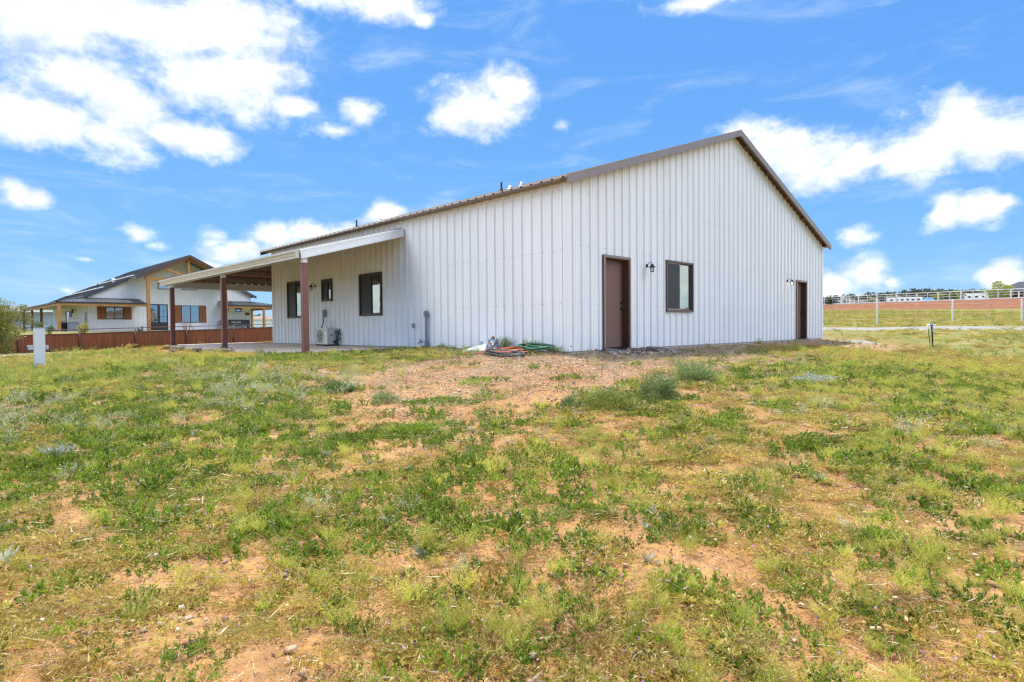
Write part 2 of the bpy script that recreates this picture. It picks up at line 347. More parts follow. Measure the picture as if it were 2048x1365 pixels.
def build_ground():
    th = np.concatenate([np.arange(-50, 50, .16), np.arange(50, 310, 2.6)]); th = np.radians(th)
    r = [0.8]
    while r[-1] < 40: r.append(r[-1]*1.0125)
    while r[-1] < 9000: r.append(r[-1]*1.045)
    r = np.array(r); T, Rr = np.meshgrid(th, r); X = Rr*np.sin(T); Y = Rr*np.cos(T); Z = gz(X, Y)
    n, k = X.shape
    V = np.stack([X, Y, Z], -1).reshape(-1, 3)
    i, j = np.meshgrid(np.arange(n-1), np.arange(k), indexing='ij'); j2 = (j+1) % k
    Fq = np.stack([i*k+j, (i+1)*k+j, (i+1)*k+j2, i*k+j2], -1).reshape(-1, 4)
    c = len(V); V = np.vstack([V, [[0, 0, g1(0, .01)]]])
    o = npmesh('ground', V, Fq[:, ::-1], ground_material(), smooth=True)
    bm = bmesh.new(); bm.from_mesh(o.data); bm.verts.ensure_lookup_table()
    for q in range(k):
        bm.faces.new((bm.verts[c], bm.verts[(q+1) % k], bm.verts[q]))
    bm.to_mesh(o.data); bm.free()
    XX, YY = V[:, 0], V[:, 1]; RR = np.hypot(XX, YY)
    a = o.data.attributes.new('gravel', 'FLOAT', 'POINT'); a.data.foreach_set('value', gravelness(XX, YY).astype(np.float32))
    u, v = w2b(XX, YY)
    tf = np.maximum(sstep(14, 26, RR)*sstep(1.0, 5.0, np.minimum(rectd(u, v, 0, LG, 0, LS), rectd(u, v, -3.1, LG, 6.1, 18.3))), 0)
    a = o.data.attributes.new('turf', 'FLOAT', 'POINT'); a.data.foreach_set('value', tf.astype(np.float32))
    tag(o, kind='structure'); return o
build_ground()
# ------------------------------------------------------------------ materials
M = {}
M['wall'] = mat('painted_steel_white', (.83, .83, .81), .36, noise=.035, nscale=1.4, spec=.5, stretch=(1, 1, .25), bump=.02, bscale=3)
M['screw'] = mat('screw_head', (.30, .31, .32), .4, metal=.6)
M['brown'] = mat('brown_trim_paint', (.135, .088, .072), .42, noise=.08, nscale=6)
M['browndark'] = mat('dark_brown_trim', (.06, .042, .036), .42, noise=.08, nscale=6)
M['rake'] = mat('rake_trim_paint', (.25, .203, .18), .38, noise=.07, nscale=5)
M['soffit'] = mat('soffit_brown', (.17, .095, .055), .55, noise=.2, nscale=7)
M['door'] = mat('door_brown', (.175, .092, .070), .5, noise=.05, nscale=30, bump=.05, bscale=200)
M['jamb'] = mat('jamb_brown', (.12, .055, .028), .5, noise=.12, nscale=9)
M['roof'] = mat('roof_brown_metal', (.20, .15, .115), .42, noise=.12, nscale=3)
M['post'] = mat('post_redbrown', (.21, .078, .055), .45, noise=.08, nscale=5)
M['purlin'] = mat('purlin_steel', (.19, .165, .14), .5, noise=.15, nscale=5)
M['galv'] = mat('galvanised_steel', (.55, .57, .58), .35, metal=.55, noise=.1, nscale=12)
M['white'] = mat('white_metal', (.82, .83, .82), .4, noise=.05, nscale=6)
M['gutter'] = mat('gutter_cream', (.55, .53, .47), .4, noise=.06, nscale=4)
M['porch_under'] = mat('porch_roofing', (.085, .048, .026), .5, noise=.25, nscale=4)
M['concrete'] = mat('concrete', (.64, .52, .40), .85, noise=.12, nscale=2.5, bump=.15, bscale=60)
M['footing'] = mat('concrete_footing', (.40, .36, .32), .9, noise=.2, nscale=8, bump=.3, bscale=40)
M['black'] = mat('black_plastic', (.018, .018, .02), .45)
M['blackm'] = mat('black_metal', (.022, .022, .026), .4, metal=.3)
M['rubber'] = mat('black_rubber', (.02, .02, .022), .6)
M['grey'] = mat('grey_pvc', (.42, .46, .50), .45, noise=.06)
M['greyd'] = mat('grey_enamel', (.22, .25, .28), .45, noise=.06)
M['beige'] = mat('beige_enamel', (.78, .74, .64), .4, noise=.03)
M['beiged'] = mat('beige_dark', (.30, .28, .23), .5)
M['curtain'] = mat('curtain_dark', (.05, .055, .06), .8, noise=.5, nscale=4, stretch=(6, 6, .6))
M['screen'] = mat('insect_screen', (.028, .031, .033), .55, noise=.4, nscale=5, stretch=(5, 5, .5))
def glassmat(name, tint, refl):
    m = bpy.data.materials.new(name); m.use_nodes = True; t = m.node_tree; b = t.nodes['Principled BSDF']; out = t.nodes['Material Output']
    b.inputs['Base Color'].default_value = (.02, .028, .028, 1); b.inputs['Roughness'].default_value = .05
    g = nn(t, 'ShaderNodeBsdfGlossy'); g.inputs['Color'].default_value = (*tint, 1); g.inputs['Roughness'].default_value = .01
    n = nn(t, 'ShaderNodeTexNoise'); n.inputs['Scale'].default_value = 1.7; bp = nn(t, 'ShaderNodeBump'); bp.inputs['Strength'].default_value = .04; bp.inputs['Distance'].default_value = .05
    tc = nn(t, 'ShaderNodeTexCoord'); t.links.new(tc.outputs['Object'], n.inputs[0]); t.links.new(n.outputs['Fac'], bp.inputs['Height']); t.links.new(bp.outputs[0], g.inputs['Normal'])
    mx = nn(t, 'ShaderNodeMixShader'); mx.inputs[0].default_value = refl
    t.links.new(b.outputs[0], mx.inputs[1]); t.links.new(g.outputs[0], mx.inputs[2]); t.links.new(mx.outputs[0], out.inputs[0]); return m
M['glass'] = glassmat('window_glass', (.80, .95, .88), .44)
M['glassd'] = glassmat('window_glass_dim', (.86, 1, .96), .22)
M['clear'] = glassmat('lamp_glass', (1, 1, 1), .3)

# ------------------------------------------------------------------ corrugated sheet profile
def ribs(L, per=.305, off=0.0, h=.035, minor=.006):
    pts = [(0, 0)]
    s = off
    while s < L+per:
        for ds, d in ((-.046, 0), (-.015, h), (.015, h), (.046, 0), (.088, 0), (.094, minor), (.112, minor), (.118, 0), (.187, 0), (.193, minor), (.211, minor), (.217, 0)):
            p = s+ds
            if 0 < p < L: pts.append((p, d))
        s += per
    pts.append((L, 0)); return pts
def split_at(pts, cuts):
    out = []
    for (a, da), (b, db) in zip(pts, pts[1:]):
        out.append((a, da))
        for c in sorted(cuts):
            if a+1e-5 < c < b-1e-5: out.append((c, da+(db-da)*(c-a)/(b-a)))
    out.append(pts[-1]); return out
def sheet_wall(mb, L, ztop, openings, fn, off=0.1, kinks=(), **kw):
    cuts = [c for o in openings for c in o[:2]]+list(kinks)
    pts = split_at(ribs(L, off=off, **kw), cuts)
    for (a, da), (b, db) in zip(pts, pts[1:]):
        if b-a < 1e-6: continue
        m = (a+b)/2; iv = [(0, None)]
        for (s0, s1, z0, z1) in openings:
            if s0 <= m <= s1:
                iv = ([(0, z0)] if z0 > .01 else [])+[(z1, None)]
        for lo, hi in iv:
            mb.quad(fn(a, da, lo), fn(b, db, lo), fn(b, db, ztop(b) if hi is None else hi), fn(a, da, ztop(a) if hi is None else hi))
def screws(mb, fn, L, rows, ztop, openings, off=.1, mi=1):
    s = off
    while s < L-.05:
        for z in rows:
            for ds in (-.055, .055):
                p = s+ds
                if p < .05 or p > L-.05 or z > ztop(p)-.05: continue
                if any(o[0]-.06 < p < o[1]+.06 and o[2]-.06 < z < o[3]+.06 for o in openings): continue
                r = .0085
                ring = [fn(p+r*cos(k*pi/3), .004, z+r*sin(k*pi/3)) for k in range(6)]
                base = [fn(p+1.3*r*cos(k*pi/3), .0005, z+1.3*r*sin(k*pi/3)) for k in range(6)]
                mb.add(ring+base, [tuple(range(6))]+[(k, (k+1) % 6, 6+(k+1) % 6, 6+k) for k in range(6)], mi)
        s += .305

# ------------------------------------------------------------------ metal building
B = thing('metal_building', 'large white ribbed steel building with brown gable trim and an open side porch', 'metal building', (BO[0], BO[1], 0), BA)
SL = .3387; UM = LG/2
def zroof(u): return 3.63+SL*((u if u < UM else LG-u)+.25)
G_OPEN = [(1.246, 2.241, 0, 2.13), (3.906, 5.226, .924, 2.205), (12.805, 13.763, 0, 2.13)]
L_OPEN = [(7.286, 8.508, .947, 2.199), (10.38, 11.04, 1.50, 2.20), (12.60, 13.83, .966, 2.275)]
mb = MB(); fg = lambda s, d, z: (s, -d, z)
sheet_wall(mb, LG, lambda u: zroof(u)-.05, G_OPEN, fg, off=.17, kinks=(UM,))
screws(mb, fg, LG, (.10, 1.03, 2.30, 3.45, 4.55, 5.6), lambda u: zroof(u)-.1, G_OPEN, off=.17)
mb.build('wall', [M['wall'], M['screw']], B)
mb = MB(); fl = lambda s, d, z: (-d, s, z)
sheet_wall(mb, LS, lambda v: HE, L_OPEN, fl, off=.14)
screws(mb, fl, LS, (.10, 1.03, 2.17, 3.45), lambda v: HE, L_OPEN, off=.14)
mb.build('wall', [M['wall'], M['screw']], B)
mb = MB(); sheet_wall(mb, LG, lambda u: zroof(u)-.05, [], lambda s, d, z: (s, LS+d, z), kinks=(UM,)); mb.build('wall', M['wall'], B)
mb = MB(); sheet_wall(mb, LS, lambda v: HE, [], lambda s, d, z: (LG+d, s, z)); mb.build('wall', M['wall'], B)
# inside: dark liner so openings look into a dim room
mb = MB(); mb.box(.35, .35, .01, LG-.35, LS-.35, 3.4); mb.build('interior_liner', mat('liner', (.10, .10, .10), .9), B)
mb = MB(); mb.box(.012, .012, -.6, LG-.012, LS-.012, -.004); mb.build('foundation', M['footing'], B)
# corner trims
for (x, y, sx, sy) in ((0, 0, -1, -1), (LG, 0, 1, -1), (0, LS, -1, 1)):
    mb = MB()
    mb.box(min(x, x+sx*.043), min(y, y-sy*.09), .0, max(x, x+sx*.043), max(y, y-sy*.09), HE-.003)
    mb.box(min(x+sx*.043, x-sx*.09), min(y+sy*.002, y+sy*.045), .0, max(x+sx*.043, x-sx*.09), max(y+sy*.002, y+sy*.045), HE-.003)
    mb.build('corner_trim', M['wall'], B, bevel=.003)
# roof sheets
V0, V1 = -.24, LS+.55
for side in (0, 1):
    mb = MB(); pts = ribs(V1-V0, off=.12, h=.034)
    ue, um = (-.27, UM) if side == 0 else (LG+.27, UM)
    ze = 3.63+SL*(-.02); zm = zroof(UM)
    for (a, da), (b, db) in zip(pts, pts[1:]):
        mb.quad((ue, V0+a, ze+da), (ue, V0+b, ze+db), (um, V0+b, zm+db), (um, V0+a, zm+da))
    mb.quad((ue, V0, ze-.006), (ue, V1, ze-.006), (um, V1, zm-.006), (um, V0, zm-.006))
    mb.build('roof', M['roof'], B)
mb = MB(); mb.hexa([(UM-.18, V0, zroof(UM-.18)+.036), (UM, V0, zroof(UM)+.036), (UM, V1, zroof(UM)+.036), (UM-.18, V1, zroof(UM-.18)+.036)], [(UM-.18, V0, zroof(UM-.18)+.042), (UM, V0, zroof(UM)+.045), (UM, V1, zroof(UM)+.045), (UM-.18, V1, zroof(UM-.18)+.042)])
mb.hexa([(UM, V0, zroof(UM)+.036), (UM+.18, V0, zroof(UM-.18)+.036), (UM+.18, V1, zroof(UM-.18)+.036), (UM, V1, zroof(UM)+.036)], [(UM, V0, zroof(UM)+.045), (UM+.18, V0, zroof(UM-.18)+.042), (UM+.18, V1, zroof(UM-.18)+.042), (UM, V1, zroof(UM)+.045)])
mb.build('ridge_cap', M['roof'], B)
# rake trims (front and rear), fly rafters, soffits
for vv, s in ((-.25, 1), (LS+.55, -1)):
    for (ua, ub) in ((-.27, UM), (LG+.27, UM)):
        za, zb = zroof(0)-SL*.27, zroof(UM)
        mb = MB()
        q = lambda u, z: [(u, vv-.012*s, z-.135), (u, vv+.012*s, z-.135), (u, vv+.012*s, z+.04), (u, vv-.012*s, z+.04)]
        mb.hexa(q(ua, za), q(ub, zb))
        q2 = lambda u, z: [(u, vv-.020*s, z-.139), (u, vv+.0*s, z-.139), (u, vv+.0*s, z-.128), (u, vv-.020*s, z-.128)]
        mb.hexa(q2(ua, za), q2(ub, zb))
        q3 = lambda u, z: [(u, vv-.016*s, z+.041), (u, vv+.05*s, z+.041), (u, vv+.05*s, z+.047), (u, vv-.016*s, z+.047)]
        mb.hexa(q3(ua, za), q3(ub, zb))
        mb.build('rake_trim', M['rake'], B)
        mb = MB()
        q = lambda u, z: [(u, vv+.014*s, z-.125), (u, vv+.055*s, z-.125), (u, vv+.055*s, z-.03), (u, vv+.014*s, z-.03)]
        mb.hexa(q(ua, za), q(ub, zb))
        w0 = (0 if s > 0 else LS)
        n = 5
        for k in range(n):
            f = (k+.6)/n; u = ua+(ub-ua)*f; z = za+(zb-za)*f
            mb.box(u-.03, min(vv+.056*s, w0-.034*s), z-.13, u+.03, max(vv+.056*s, w0-.034*s), z-.04)
        mb.build('fly_rafter', M['soffit'], B)
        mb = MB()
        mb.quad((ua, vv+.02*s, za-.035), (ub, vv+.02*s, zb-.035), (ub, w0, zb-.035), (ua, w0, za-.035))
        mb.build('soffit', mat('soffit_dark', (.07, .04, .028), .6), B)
# side eaves: soffit and fascia
for (ux, sx) in ((0, -1), (LG, 1)):
    mb = MB()
    mb.hexa([(ux, V0+.02, HE-.001), (ux+sx*.255, V0+.02, HE+.004), (ux+sx*.255, V1-.02, HE+.004), (ux, V1-.02, HE-.001)],
            [(ux, V0+.02, HE+.012), (ux+sx*.255, V0+.02, HE+.016), (ux+sx*.255, V1-.02, HE+.016), (ux, V1-.02, HE+.012)])
    mb.box(min(ux+sx*.255, ux+sx*.265), V0+.014, HE-.004, max(ux+sx*.255, ux+sx*.265), V1-.014, HE+.021)
    mb.build('eave_soffit', M['roof'], B)
# roof vents
def vent_pipe(u, v, h, r=.028):
    mb = MB(); z = zroof(u); mb.lathe([(r, z-.1), (r, z+h)], (u, v, 0), 12); mb.lathe([(r*2.6, z-.04), (r*2.2, z+.03), (r*1.05, z+.12)], (u, v, 0), 12, 1)
    mb.build('vent_pipe', [M['blackm'], M['rubber']], B)
def vent_cap(u, v, h):
    mb = MB(); z = zroof(u); mb.lathe([(.03, z-.05), (.03, z+h-.05)], (u, v, 0), 14); mb.lathe([(.05, z+h-.07), (.065, z+h-.04), (.03, z+h), (.01, z+h)], (u, v, 0), 14)
    mb.lathe([(.10, z-.05), (.09, z+.03), (.035, z+.07)], (u, v, 0), 14); mb.build('vent_cap', M['galv'], B)
vent_pipe(2.0, 12.21, .30); vent_pipe(2.0, 4.13, .27); vent_cap(2.0, 3.79, .12); vent_cap(2.0, 3.33, .13); vent_cap(2.2, 10.85, .13)

def door(u0, u1, lites=False):
    d = MB(); d.box(u0+.05, .135, .035, u1-.05, .175, 2.085); D = d.build('door', M['door'], B, bevel=.003)
    f = MB()
    for (a, b, z0, z1) in ((u0-.035, u0+.022, 0, 2.165), (u1-.022, u1+.035, 0, 2.165)): f.box(a, -.058, z0, b, -.040, z1)
    f.box(u0+.022, -.058, 2.108, u1-.022, -.040, 2.165)
    fr = f.build('door_casing', M['rake'], D, bevel=.003)
    j = MB(); j.box(u0-.03, -.040, 0, u0+.048, .20, 2.16); j.box(u1-.048, -.040, 0, u1+.03, .20, 2.16); j.box(u0+.048, -.040, 2.088, u1-.048, .20, 2.16)
    j.box(u0+.048, .178, .02, u0+.075, .195, 2.088); j.box(u1-.075, .178, .02, u1-.048, .195, 2.088)
    j.build('door_jamb', M['jamb'], D)
    t = MB(); t.box(u0+.049, -.02, -.01, u1-.049, .134, .022); t.build('threshold', M['blackm'], D, bevel=.004)
    k = MB(); ku = u1-.115
    k.lathe([(.033, .134), (.033, .126), (.012, .122), (.012, .09), (.026, .082), (.03, .066), (.026, .05), (.01, .045)], (ku, 0, .95), 16, axis='y'); k.build('handle', M['blackm'], D, smooth=True)
    k = MB(); k.lathe([(.031, .134), (.031, .118), (.026, .112), (.01, .108)], (ku, 0, 1.085), 16, axis='y'); k.build('deadbolt', M['blackm'], D, smooth=True)
    return D
door(1.246, 2.241); door(12.805, 13.763)
def window(o, axis, flip=False, near_low=True, screen_first=True):
    """axis 'g': on gable wall (s=u, outward -v); 'l': on the side wall (s=v, outward -u)"""
    s0, s1, z0, z1 = o
    T = (lambda s, d, z: (s, -d, z)) if axis == 'g' else (lambda s, d, z: (-d, s, z))
    def bx(mb, a, b, d0, d1, c0, c1, mi=None):
        p, q = T(a, d0, c0), T(b, d1, c1); mb.box(min(p[0], q[0]), min(p[1], q[1]), c0, max(p[0], q[0]), max(p[1], q[1]), c1, mi)
    w = MB(); tt = .05; h_ = .041
    bx(w, s0-.03, s0+tt-.03, h_, .062, z0-.03, z1+.03); bx(w, s1-tt+.03, s1+.03, h_, .062, z0-.03, z1+.03)
    bx(w, s0+tt-.03, s1-tt+.03, h_, .062, z1-tt+.03, z1+.03); bx(w, s0+tt-.03, s1-tt+.03, h_, .062, z0-.03, z0+tt-.03)
    bx(w, s0-.028, s0+.018, -.10, h_, z0-.028, z1+.028); bx(w, s1-.018, s1+.028, -.10, h_, z0-.028, z1+.028)
    bx(w, s0+.018, s1-.018, -.10, h_, z1-.02, z1+.028); bx(w, s0+.018, s1-.018, -.10, h_, z0-.028, z0+.02)
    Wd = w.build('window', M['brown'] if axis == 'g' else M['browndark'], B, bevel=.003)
    mid = (s0+s1)/2
    sa0, sa1 = (s0+.02, mid+.02), (mid-.02, s1-.02)
    scr, cl = (sa0, sa1) if screen_first else (sa1, sa0)
    for i, (a, b) in enumerate((scr, cl)):
        dd = .030-.026*i; f = MB(); r = .030
        bx(f, a, a+r, dd-.022, dd, z0+.021, z1-.021); bx(f, b-r, b, dd-.022, dd, z0+.021, z1-.021)
        bx(f, a+r, b-r, dd-.022, dd, z1-.021-r, z1-.021); bx(f, a+r, b-r, dd-.022, dd, z0+.021, z0+.021+r*1.3)
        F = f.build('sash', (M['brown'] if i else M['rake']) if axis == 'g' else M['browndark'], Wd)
        p = MB(); bx(p, a+r, b-r, dd-.016, dd-.010, z0+.021+r*1.3, z1-.021-r); p.build('pane', M['glassd'] if i == 0 else M['glass'], Wd)
        if i == 0:
            p = MB(); bx(p, a+r, b-r, dd-.005, dd-.002, z0+.021+r*1.3, z1-.021-r); p.build('insect_screen', M['screen'], Wd)
    c = MB(); n = 24
    for k in range(n):
        a = s0+.02+(s1-s0-.04)*k/n; b = s0+.02+(s1-s0-.04)*(k+1)/n; da = -.17+.02*sin(k*1.7); db = -.17+.02*sin((k+1)*1.7)
        c.quad(T(a, da+.06, z0), T(b, db+.06, z0), T(b, db+.06, z1), T(a, da+.06, z1))
    c.build('curtain', M['curtain'], Wd)
window(G_OPEN[1], 'g', screen_first=True)
for o in L_OPEN: window(o, 'l', screen_first=False)

# ------------------------------------------------------------------ porch (part of the building)
PZ = .282; UO, VO, VN = -3.12, 18.35, 6.08
zs = lambda u: 3.38+PZ*u
zf = lambda v: 3.38-PZ*(v-LS)
mb = MB(); pts = split_at(ribs(VO-VN, off=.13, h=.03), [LS-VN])
for (a, da), (b, db) in zip(pts, pts[1:]):
    ia = -.001 if VN+a <= LS+1e-6 else -(VN+a-LS); ib = -.001 if VN+b <= LS+1e-6 else -(VN+b-LS)
    if VN+a < LS and VN+b > LS: continue
    mb.quad((UO-.05, VN+a, zs(UO-.05)+da), (UO-.05, VN+b, zs(UO-.05)+db), (ib, VN+b, zs(ib)+db), (ia, VN+a, zs(ia)+da))
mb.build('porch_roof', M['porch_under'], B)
mb = MB(); pts = split_at(ribs(LG-UO, off=.13, h=.03), [-UO])
for (a, da), (b, db) in zip(pts, pts[1:]):
    ia = LS+.036 if UO+a >= -1e-6 else LS-(UO+a); ib = LS+.036 if UO+b >= -1e-6 else LS-(UO+b)
    mb.quad((UO+a, VO+.05, zf(VO+.05)+da), (UO+b, VO+.05, zf(VO+.05)+db), (UO+b, ib, zf(ib)+db), (UO+a, ia, zf(ia)+da))
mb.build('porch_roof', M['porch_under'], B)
mb = MB(); mb.beam((0, LS, 3.41), (UO, VO, 2.53), .2, .02); mb.build('hip_cap', M['roof'], B)
for u in (-.8, -1.6, -2.4):
    mb = MB(); mb.beam((u, VN+.05, zs(u)-.085), (u, LS-u, zs(u)-.085), .05, .15); mb.build('purlin', M['purlin'], B)
for k in (.8, 1.6, 2.4):
    mb = MB(); mb.beam((-k, LS+k, zf(LS+k)-.085), (LG-.05, LS+k, zf(LS+k)-.085), .05, .15); mb.build('purlin', M['purlin'], B)
mb = MB(); mb.beam((0, LS, 3.26), (UO+.1, VO-.1, 2.39), .07, .2); mb.build('hip_rafter', M['purlin'], B)
for v in (12.0,):
    mb = MB(); mb.beam((0, v, 3.22), (UO+.1, v, 2.35), .08, .12); mb.build('rafter', M['purlin'], B)
# gutter, two runs with a mitred corner
prof = [(0, 0), (-.135, 0), (-.135, -.05), (-.115, -.06), (-.105, -.075), (-.085, -.135), (-.070, -.155), (-.07, -.20), (0, -.20)]
def gut(d, z): return (UO+d-.001, z)
mb = MB(); n = len(prof); zg = 2.495
ring = lambda t: [(UO+d, t(d), zg+z) for d, z in prof]
A = ring(lambda d: VN-.02); C = ring(lambda d: VO-d)
mb.add(A+C, [(i, (i+1) % n, n+(i+1) % n, n+i) for i in range(n)]+[tuple(range(n)), tuple(range(2*n-1, n-1, -1))])
mb.build('gutter', M['gutter'], B)
mb = MB(); A = [(UO+d, VO-d+.001, zg+z) for d, z in prof]; C = [(LG, VO-d+.001, zg+z) for d, z in prof]
mb.add(A+C, [(i, (i+1) % n, n+(i+1) % n, n+i) for i in range(n)]+[tuple(range(n)), tuple(range(2*n-1, n-1, -1))])
mb.build('gutter', M['gutter'], B)
# white end beam
mb = MB()
a, c = Vector((-.045, VN-.04, 3.255)), Vector((UO+.02, VN-.04, 3.255+PZ*(UO+.065)))
mb.beam(a, c, .06, .235); 
dz = Vector((0, 0, 1))
for o in (.085, -.085): mb.beam(a+dz*o+Vector((0, -.035, 0)), c+dz*o+Vector((0, -.035, 0)), .012, .05)
mb.build('end_beam', M['white'], B, bevel=.003)
mb = MB(); mb.box(UO+.10, VN-.0, 2.30, UO+.16, VO-.02, 2.47); mb.build('eave_beam', M['galv'], B)
for i, v in enumerate((6.17, 12.0, 17.77)):
    mb = MB(); mb.box(-3.025, v-.075, -.075, -2.875, v+.075, 2.20); P_ = mb.build('porch_post', M['post'], B, bevel=.006)
    mb = MB(); mb.box(-3.012, v-.062, 2.20, -2.888, v+.062, 2.44); mb.build('post_collar', M['white'], P_, bevel=.004)
    mb = MB(); mb.box(-3.08, v-.13, -.075, -2.82, v+.13, -.045); mb.build('base_plate', M['post'], P_, bevel=.003)
mb = MB(); mb.box(-2.95, VO-.3, 2.2, LG-.3, VO-.18, 2.44); mb.build('eave_beam', M['galv'], B)
for u in (3.0, 9.0, 15.0):
    mb = MB(); mb.box(u-.075, 18.0, -.075, u+.075, 18.15, 2.3); mb.build('porch_post', M['post'], B, bevel=.006)

# patio slab (ground surface)
mb = MB()
mb.hexa([(-3.1, 6.0, -.5), (-.002, 6.0, -.5), (-.002, VO, -.5), (-3.1, VO, -.5)], [(-3.1, 6.0, -.062), (-.002, 6.0, -.03), (-.002, VO, -.03), (-3.1, VO, -.062)])
mb.hexa([(0, LS+.04, -.5), (LG, LS+.04, -.5), (LG, VO, -.5), (0, VO, -.5)], [(0, LS+.04, -.034), (LG, LS+.04, -.034), (LG, VO, -.034), (0, VO, -.034)])
o = mb.build('patio', M['concrete'], None); o.location = (BO[0], BO[1], 0); o.rotation_euler = (0, 0, BA); tag(o, kind='structure')

# ------------------------------------------------------------------ wall lamps
glow = bpy.data.materials.new('lit_bulb'); glow.use_nodes = True
gb_ = glow.node_tree.nodes['Principled BSDF']; gb_.inputs['Emission Color'].default_value = (1, .8, .5, 1); gb_.inputs['Emission Strength'].default_value = 9
M['bulb'] = mat('bulb_glass', (.8, .78, .72), .2)
def jarmat():
    m = bpy.data.materials.new('clear_jar'); m.use_nodes = True; t = m.node_tree; out = t.nodes['Material Output']; t.nodes.remove(t.nodes['Principled BSDF'])
    a = nn(t, 'ShaderNodeBsdfTransparent'); g = nn(t, 'ShaderNodeBsdfGlossy'); g.inputs['Roughness'].default_value = .05
    fr = nn(t, 'ShaderNodeFresnel'); fr.inputs[0].default_value = 1.5; mx = nn(t, 'ShaderNodeMixShader')
    t.links.new(fr.outputs[0], mx.inputs[0]); t.links.new(a.outputs[0], mx.inputs[1]); t.links.new(g.outputs[0], mx.inputs[2]); t.links.new(mx.outputs[0], out.inputs[0]); return m
M['jar'] = jarmat()
def wall_lamp(pos, out_dir, label, lit):
    """local frame: +x points out of the wall"""
    ang = math.atan2(out_dir[1], out_dir[0])
    L = thing('wall_lamp', label, 'wall lamp', pos, ang, 'outdoor wall lanterns'); L.scale = (.78, .78, .78)
    mb = MB(); mb.lathe([(.055, .04), (.062, .048), (.062, .052), (.03, .075), (.012, .08)], (0, 0, 0), 18, axis='x'); mb.build('back_plate', M['blackm'], L, smooth=False)
    mb = MB(); mb.tube([(.06, 0, 0), (.10, 0, .06), (.15, 0, .10), (.20, 0, .10), (.235, 0, .06), (.24, 0, .03)], .010, 8); mb.build('arm', M['blackm'], L, smooth=True)
    mb = MB(); mb.lathe([(.012, .05), (.045, .03), (.055, -.015), (.115, -.055), (.118, -.062), (.05, -.045), (.02, -.02)], (.24, 0, 0), 20); mb.build('shade', M['blackm'], L, smooth=False)
    mb = MB(); mb.lathe([(.05, -.06), (.058, -.09), (.058, -.16), (.045, -.195), (.01, -.20)], (.24, 0, 0), 18); mb.build('glass_jar', M['jar'], L, smooth=True)
    mb = MB()
    for k in range(6):
        a = k*pi/3; mb.tube([(.24+.055*cos(a), .055*sin(a), -.055), (.24+.066*cos(a), .066*sin(a), -.10), (.24+.064*cos(a), .064*sin(a), -.17), (.24+.045*cos(a), .045*sin(a), -.208)], .0035, 5)
    for z, r in ((-.12, .067), (-.205, .046)): mb.tube([(.24+r*cos(t*pi/8), r*sin(t*pi/8), z) for t in range(16)], .0035, 5, closed=True)
    mb.build('cage', M['blackm'], L)
    mb = MB(); mb.lathe([(.012, -.05), (.014, -.08), (.03, -.12), (.028, -.14), (.01, -.16)], (.24, 0, 0), 12); mb.build('bulb', glow if lit else M['bulb'], L, smooth=True)
nG = (sa, -ca); nL = (-ca, -sa)
p = b2w(2.985, 0, 2.02); wall_lamp(p, nG, 'unlit black lantern on the gable wall between near brown door and window', False)
p = b2w(11.93, 0, 2.08); wall_lamp(p, nG, 'lit black lantern glowing on the gable wall beside the far brown door', True)
p = b2w(0, 11.56, 2.045); wall_lamp(p, nL, 'black lantern on the shaded wall under the porch roof, left of small window', False)

# ------------------------------------------------------------------ mini split unit on the patio
A = thing('heat_pump', 'beige outdoor air conditioning unit standing on the patio under the porch', 'air conditioner', b2w(-.26, 10.405, -.035), BA)
w, d, h = .82, .30, .545        # along v, along u, height; front faces -u
mb = MB(); mb.box(-d/2, -w/2, .05, d/2, w/2, .05+h); mb.build('casing', M['beige'], A, bevel=.012)
mb = MB(); cy, cz, R = .09, .05+h/2, .225
mb.lathe([(R, -d/2+.004), (R, -d/2-.004), (R-.015, -d/2-.004), (R-.02, -d/2+.003)], (0, cy, cz), 36, axis='x')
mb.lathe([(R-.012, -d/2+.001), (R-.012, -d/2-.003)], (0, cy, cz), 36, axis='x')
mb.build('fan_opening', M['beiged'], A)
mb = MB()
for k in range(-4, 5): mb.box(-d/2-.016, cy-.268, cz+k*.055-.004, -d/2-.008, cy+.268, cz+k*.055+.004)
for k in (-.18, 0, .18): mb.box(-d/2-.013, cy+k-.004, cz-.243, -d/2-.004, cy+k+.004, cz+.243)
for (y0, y1, z0, z1) in ((cy-.275, cy-.262, cz-.25, cz+.25), (cy+.262, cy+.275, cz-.25, cz+.25)): mb.box(-d/2-.016, y0, z0, -d/2-.002, y1, z1)
mb.build('grille', M['beige'], A)
mb = MB()
for k in range(5):
    a = 2*pi*k/5; c0, s0_ = cos(a), sin(a); mb.quad((-d/2-.0035, cy+c0*.05-s0_*.02, cz+s0_*.05+c0*.02), (-d/2-.0035, cy+c0*.20-s0_*.06, cz+s0_*.20+c0*.06), (-d/2-.005, cy+c0*.20+s0_*.04, cz+s0_*.20-c0*.04), (-d/2-.005, cy+c0*.05+s0_*.02, cz+s0_*.05-c0*.02))
mb.lathe([(.05, -d/2-.004), (.045, -d/2-.007)], (0, cy, cz), 16, axis='x')
mb.build('fan', M['black'], A)
mb = MB(); mb.box(-.10, -w/2-.012, .30, .10, -w/2+.002, .54); mb.build('service_cover', M['beige'], A, bevel=.006)
mb = MB(); mb.box(-.045, -w/2-.0155, .40, .055, -w/2-.0125, .47); mb.build('label_plate', M['white'], A)
mb = MB(); mb.box(-.045, -w/2-.0155, .34, .055, -w/2-.0125, .39); mb.build('label_plate', M['beiged'], A)
mb = MB(); mb.box(-d/2-.008, -w/2+.07, .50, -d/2+.001, -w/2+.13, .525); mb.build('badge', M['beiged'], A)
for y in (-.28, .28):
    mb = MB(); mb.box(-.19, y-.03, 0, .19, y+.03, .048); mb.build('foot', M['blackm'], A)
